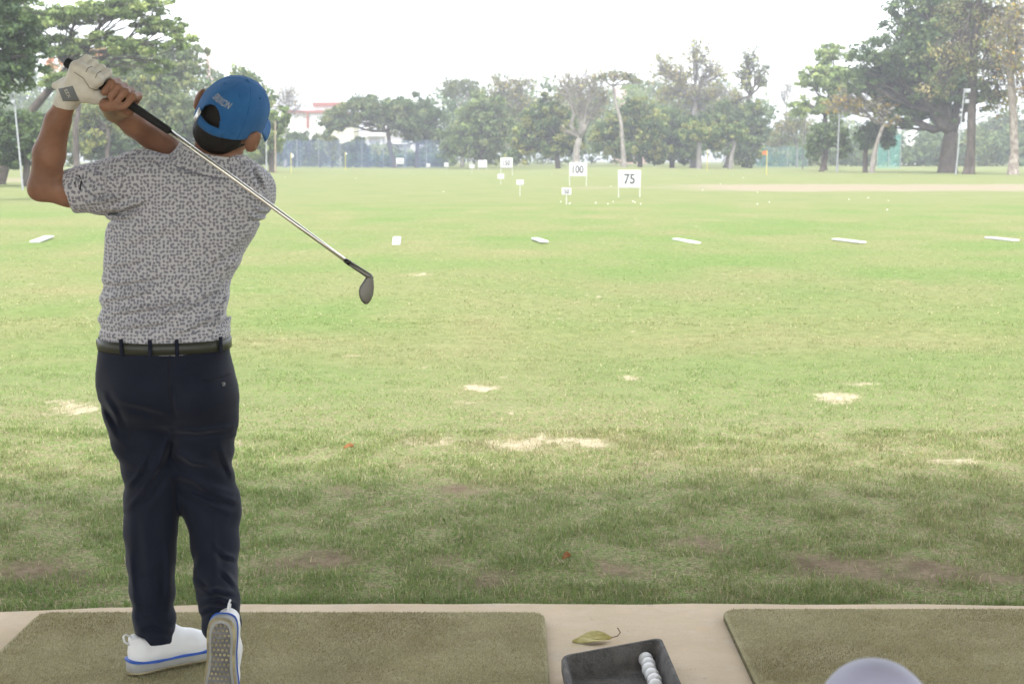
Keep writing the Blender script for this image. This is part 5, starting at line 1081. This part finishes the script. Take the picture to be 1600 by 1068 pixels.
# ---- shoes
def outline(s):     # half widths of the sole (inner, outer) along the length 0..1
    xs_ = [0, .008, .025, .06, .12, .2, .35, .5, .62, .74, .85, .93, .975, .992, 1.0]
    return np.interp(s, xs_, [.008, .018, .027, .0335, .037, .038, .036, .039, .046, .051, .048, .039, .026, .014, .004]), np.interp(s, xs_, [.008, .018, .027, .0335, .037, .038, .036, .038, .043, .044, .039, .03, .02, .012, .004])
Ls = .298
def shoe(name_mat, mirror, M, bend, label=None):
    """local: x heel to toe, y to the outer side, z up; M maps to world; bend folds the toe box up at the ball."""
    root = empty('shoe', (0, 0, 0)); root.parent = person
    if label: root['label'] = label
    def tf(Vl):
        Vl = np.array(Vl, float); Vl[:, 1] *= mirror
        if bend:
            xb = .195; x, z = Vl[:, 0] - xb, Vl[:, 2]; a = np.clip(x / .06, 0, 1) * bend; m = x > 0; r_ = .06 / bend
            zx = np.where(x < .06, (r_ - z) * np.sin(a), (r_ - z) * math.sin(bend) + (x - .06) * math.cos(bend)); zz = np.where(x < .06, r_ - (r_ - z) * np.cos(a), r_ - (r_ - z) * math.cos(bend) + (x - .06) * math.sin(bend))
            Vl[:, 0] = np.where(m, xb + zx, Vl[:, 0]); Vl[:, 2] = np.where(m, zz, Vl[:, 2])
        return Vl @ M[:3, :3].T + M[:3, 3]
    n = 48; ss = (1 - np.cos(np.linspace(0, math.pi, n))) / 2
    def ringo(inset, z, zf=None):
        a, b = outline(ss); a, b = np.maximum(a - inset, .001), np.maximum(b - inset, .001); x = inset + ss * (Ls - 2 * inset); zz = z + (0 if zf is None else zf * np.clip((.25 - ss) / .25, 0, 1))
        zz = zz + .014 * np.clip((ss - .72) / .28, 0, 1) ** 1.6
        return np.concatenate([np.stack([x, b, zz], 1), np.stack([x, -a, zz], 1)[::-1]])
    def ringmesh(rs, name, mat, cap0=True, cap1=True, par=root):
        k = 2 * n; v = np.concatenate(rs); f = [(i * k + j, i * k + (j + 1) % k, (i + 1) * k + (j + 1) % k, (i + 1) * k + j) for i in range(len(rs) - 1) for j in range(k)]
        for on_, b0 in ((cap0, 0), (cap1, (len(rs) - 1) * k)):
            if on_: f += [(b0 + j, b0 + j + 1, b0 + k - 2 - j, b0 + k - 1 - j) for j in range(n - 1)]
        bm_ = mesh_obj(name, tf(v), f, mat, par, True); bm = bmesh.new(); bm.from_mesh(bm_.data); bmesh.ops.recalc_face_normals(bm, faces=bm.faces); bm.to_mesh(bm_.data); bm.free(); return bm_
    ringmesh([ringo(.006, .005), ringo(.001, .007), ringo(-.002, .016), ringo(-.001, .028, .01), ringo(.004, .032, .01)], 'midsole', M_SOLE)
    ringmesh([ringo(.012, .0025), ringo(.012, .0052)], 'outsole', M_OUT)
    ringmesh([ringo(.0045, .0035), ringo(-.001, .0045), ringo(-.001, .009), ringo(.004, .009)], 'gum_rim', M_GUM, False, False)
    ringmesh([ringo(.0, .028, .01), ringo(-.0035, .029, .01), ringo(-.0035, .0335, .01), ringo(.0, .035, .01)], 'blue_stripe', M_BLUE)
    m = MB(); mv = []; mf = []
    for i in range(20):
        for j in range(-4, 5):
            x = .018 + i * .0138; y = j * .0112 + (.0056 if i % 2 else 0); s = x / Ls; a, b = outline(np.array([s])); 
            if -a[0] + .013 < y < b[0] - .013:
                g = .0033
                m.box((x, y, .0012), (g * 2, g * .9, .0034), np.array([[.707, -.707, 0], [.707, .707, 0], [0, 0, 1]])); m.box((x, y, .0011), (g * .9, g * 2, .0034), np.array([[.707, -.707, 0], [.707, .707, 0], [0, 0, 1]]))
    tr_o = mesh_obj('tread', tf(m.v), m.f, M_GUM, root); tr_o['kind'] = 'stuff'
    # upper
    Fu = Field((-.01, -.07, .02), (Ls + .01, .07, .145), .0028)
    Fu.chain([(.045, 0, .055), (.12, .0, .055), (.2, -.003, .048), (.255, -.005, .042)], [.037, .037, .041, .032], .02, sc=(1, 1, .95))
    Fu.chain([(.042, 0, .06), (.036, 0, .098)], [.036, .031], .02); Fu.chain([(.1, 0, .07), (.118, 0, .1)], [.036, .032], .03); Fu.chain([(.12, 0, .09), (.17, 0, .066)], [.03, .03], .03)
    Fu.cut((0, 0, .031), (0, 0, -1)); Fu.cut((.03, 0, .108), nrm((-.12, 0, 1)))
    Fu.chain([(.06, 0, .13), (.08, 0, .092), (.1, 0, .125)], [.03, .026, .03], .01, sub=True)
    Fu.cone((.055, -.08, .122), (.055, .08, .122), .022, .022, .012, True); Fu.cone((.078, -.08, .117), (.078, .08, .117), .024, .024, .012, True)
    Fu.add(lambda x, y, z: .003 * (fbm(x * 40, y * 30, z * 40, o=3) - .5) * np.clip((x - .09) / .05, 0, 1))
    V, Fc = Fu.mesh(1); sg_ = Fc if True else Fc
    up = mesh_obj('upper', tf(V), sg_, M_SHOE, root, True); bm = bmesh.new(); bm.from_mesh(up.data); bmesh.ops.recalc_face_normals(bm, faces=bm.faces); bm.to_mesh(up.data); bm.free()
    hl = [(.012, 0, .082), (-.008, 0, .098), (-.012, 0, .115), (-.004, 0, .119), (.010, 0, .11), (.014, 0, .1)]; mb = MB().tube(hl, .0032, 6); mesh_obj('heel_loop', tf(mb.v), mb.f, M_SHOE, root, True)
    for k in range(4):
        x = .135 + .021 * k; z = .1125 - .0088 * k; mb = MB().tube([(x, -.026, z - .012), (x + .003, -.012, z), (x + .004, .012, z), (x, .026, z - .012)], .003, 6); mesh_obj('lace', tf(mb.v), mb.f, M_SHOE, root, True)
    return root
ML = np.eye(4); ML[:3, 0] = fd; ML[:3, 1] = fs; ML[:3, 2] = (0, 0, 1); ML[:3, 3] = HL_ + fs * -.0 + fd * -.004 + np.array([0, 0, .003])
shoe('l', 1, ML, 0.)
# right foot up on its toes: sole towards the camera
xd = nrm([-.05, .05, -1]); zd = np.array([.02, .97, 0]); zd = nrm(zd - xd * (zd @ xd)); yd = np.cross(zd, xd)
MR = np.eye(4); MR[:3, 0] = xd; MR[:3, 1] = yd; MR[:3, 2] = zd; MR[:3, 3] = P(345, 967, 3.70)
shoe('r', -1, MR, R(72), 'white shoe up on its toes showing the studded sole')
# ---- golf club
club = empty('golf_club', tuple(G0)); tag(club, 'steel shafted iron with black grip held behind the golfer\'s shoulders', 'golf club')
def cl(o): return rel(o, club)
gd = nrm(G1 - G0); ge = G0 + gd * np.linalg.norm(G1 - G0)
cl(MB().tube([G0 - gd * .002, G0, G0 + gd * .004, G0 + gd * .1, G1 - gd * .004, G1], [.009, .0128, .0136, .0128, .0098, .0085], 20).build('grip', M_GRIP, None, True))
cl(MB().tube([G1 - gd * .01, G1 + (S1 - G1) * .33, G1 + (S1 - G1) * .66, S1], [.0068, .0064, .0058, .0053], 16).build('shaft', M_CHROME, None, True))
for k in range(7):
    c_ = G1 + (S1 - G1) * (.12 + .12 * k); sd_ = nrm(S1 - G1); cl(MB().tube([c_, c_ + sd_ * .0012], .0069 - .00014 * k, 16).build('shaft_step', M_CHROME))
sd_ = nrm(S2 - S1); cl(MB().tube([S1 - sd_ * .008, S1 + sd_ * .008], [.0063, .0072], 16).build('ferrule', M_FERR, None, True))
cl(MB().tube([S1 + sd_ * .008, S1 + sd_ * .04, S2 - sd_ * .004, S2 + np.array([.002, 0, -.006])], [.0068, .0072, .0078, .006], 16).build('hosel', M_SATIN, None, True))
ol = [(573, 432), (579, 430), (583, 436), (584, 448), (582.5, 460), (579, 469), (574.5, 474.5), (570, 475), (565, 470.5), (562, 463), (561, 455), (562.5, 448), (567, 441)]
fa = [P(a, b, 3.648 - (580 - a) * .0006) for a, b in ol]; ce = sum(fa) / len(fa); nf = nrm(np.cross(fa[4] - fa[0], fa[9] - fa[0])); nf = nf if nf[1] < 0 else -nf
v = []; rings_ = [(.86, .0065), (.97, .0055), (1.0, .002), (1.0, -.004), (.9, -.009)]
for sc_, dd in rings_: v += [ce + (q - ce) * sc_ + nf * dd for q in fa]
n = len(fa); f = [(i * n + k, i * n + (k + 1) % n, (i + 1) * n + (k + 1) % n, (i + 1) * n + k) for i in range(len(rings_) - 1) for k in range(n)] + [tuple(range(n)), tuple(range((len(rings_) - 1) * n, len(rings_) * n))]
hd = cl(mesh_obj('club_head', v, f, M_SATIN, None, True)); bm = bmesh.new(); bm.from_mesh(hd.data); bmesh.ops.recalc_face_normals(bm, faces=bm.faces); bm.to_mesh(hd.data); bm.free()
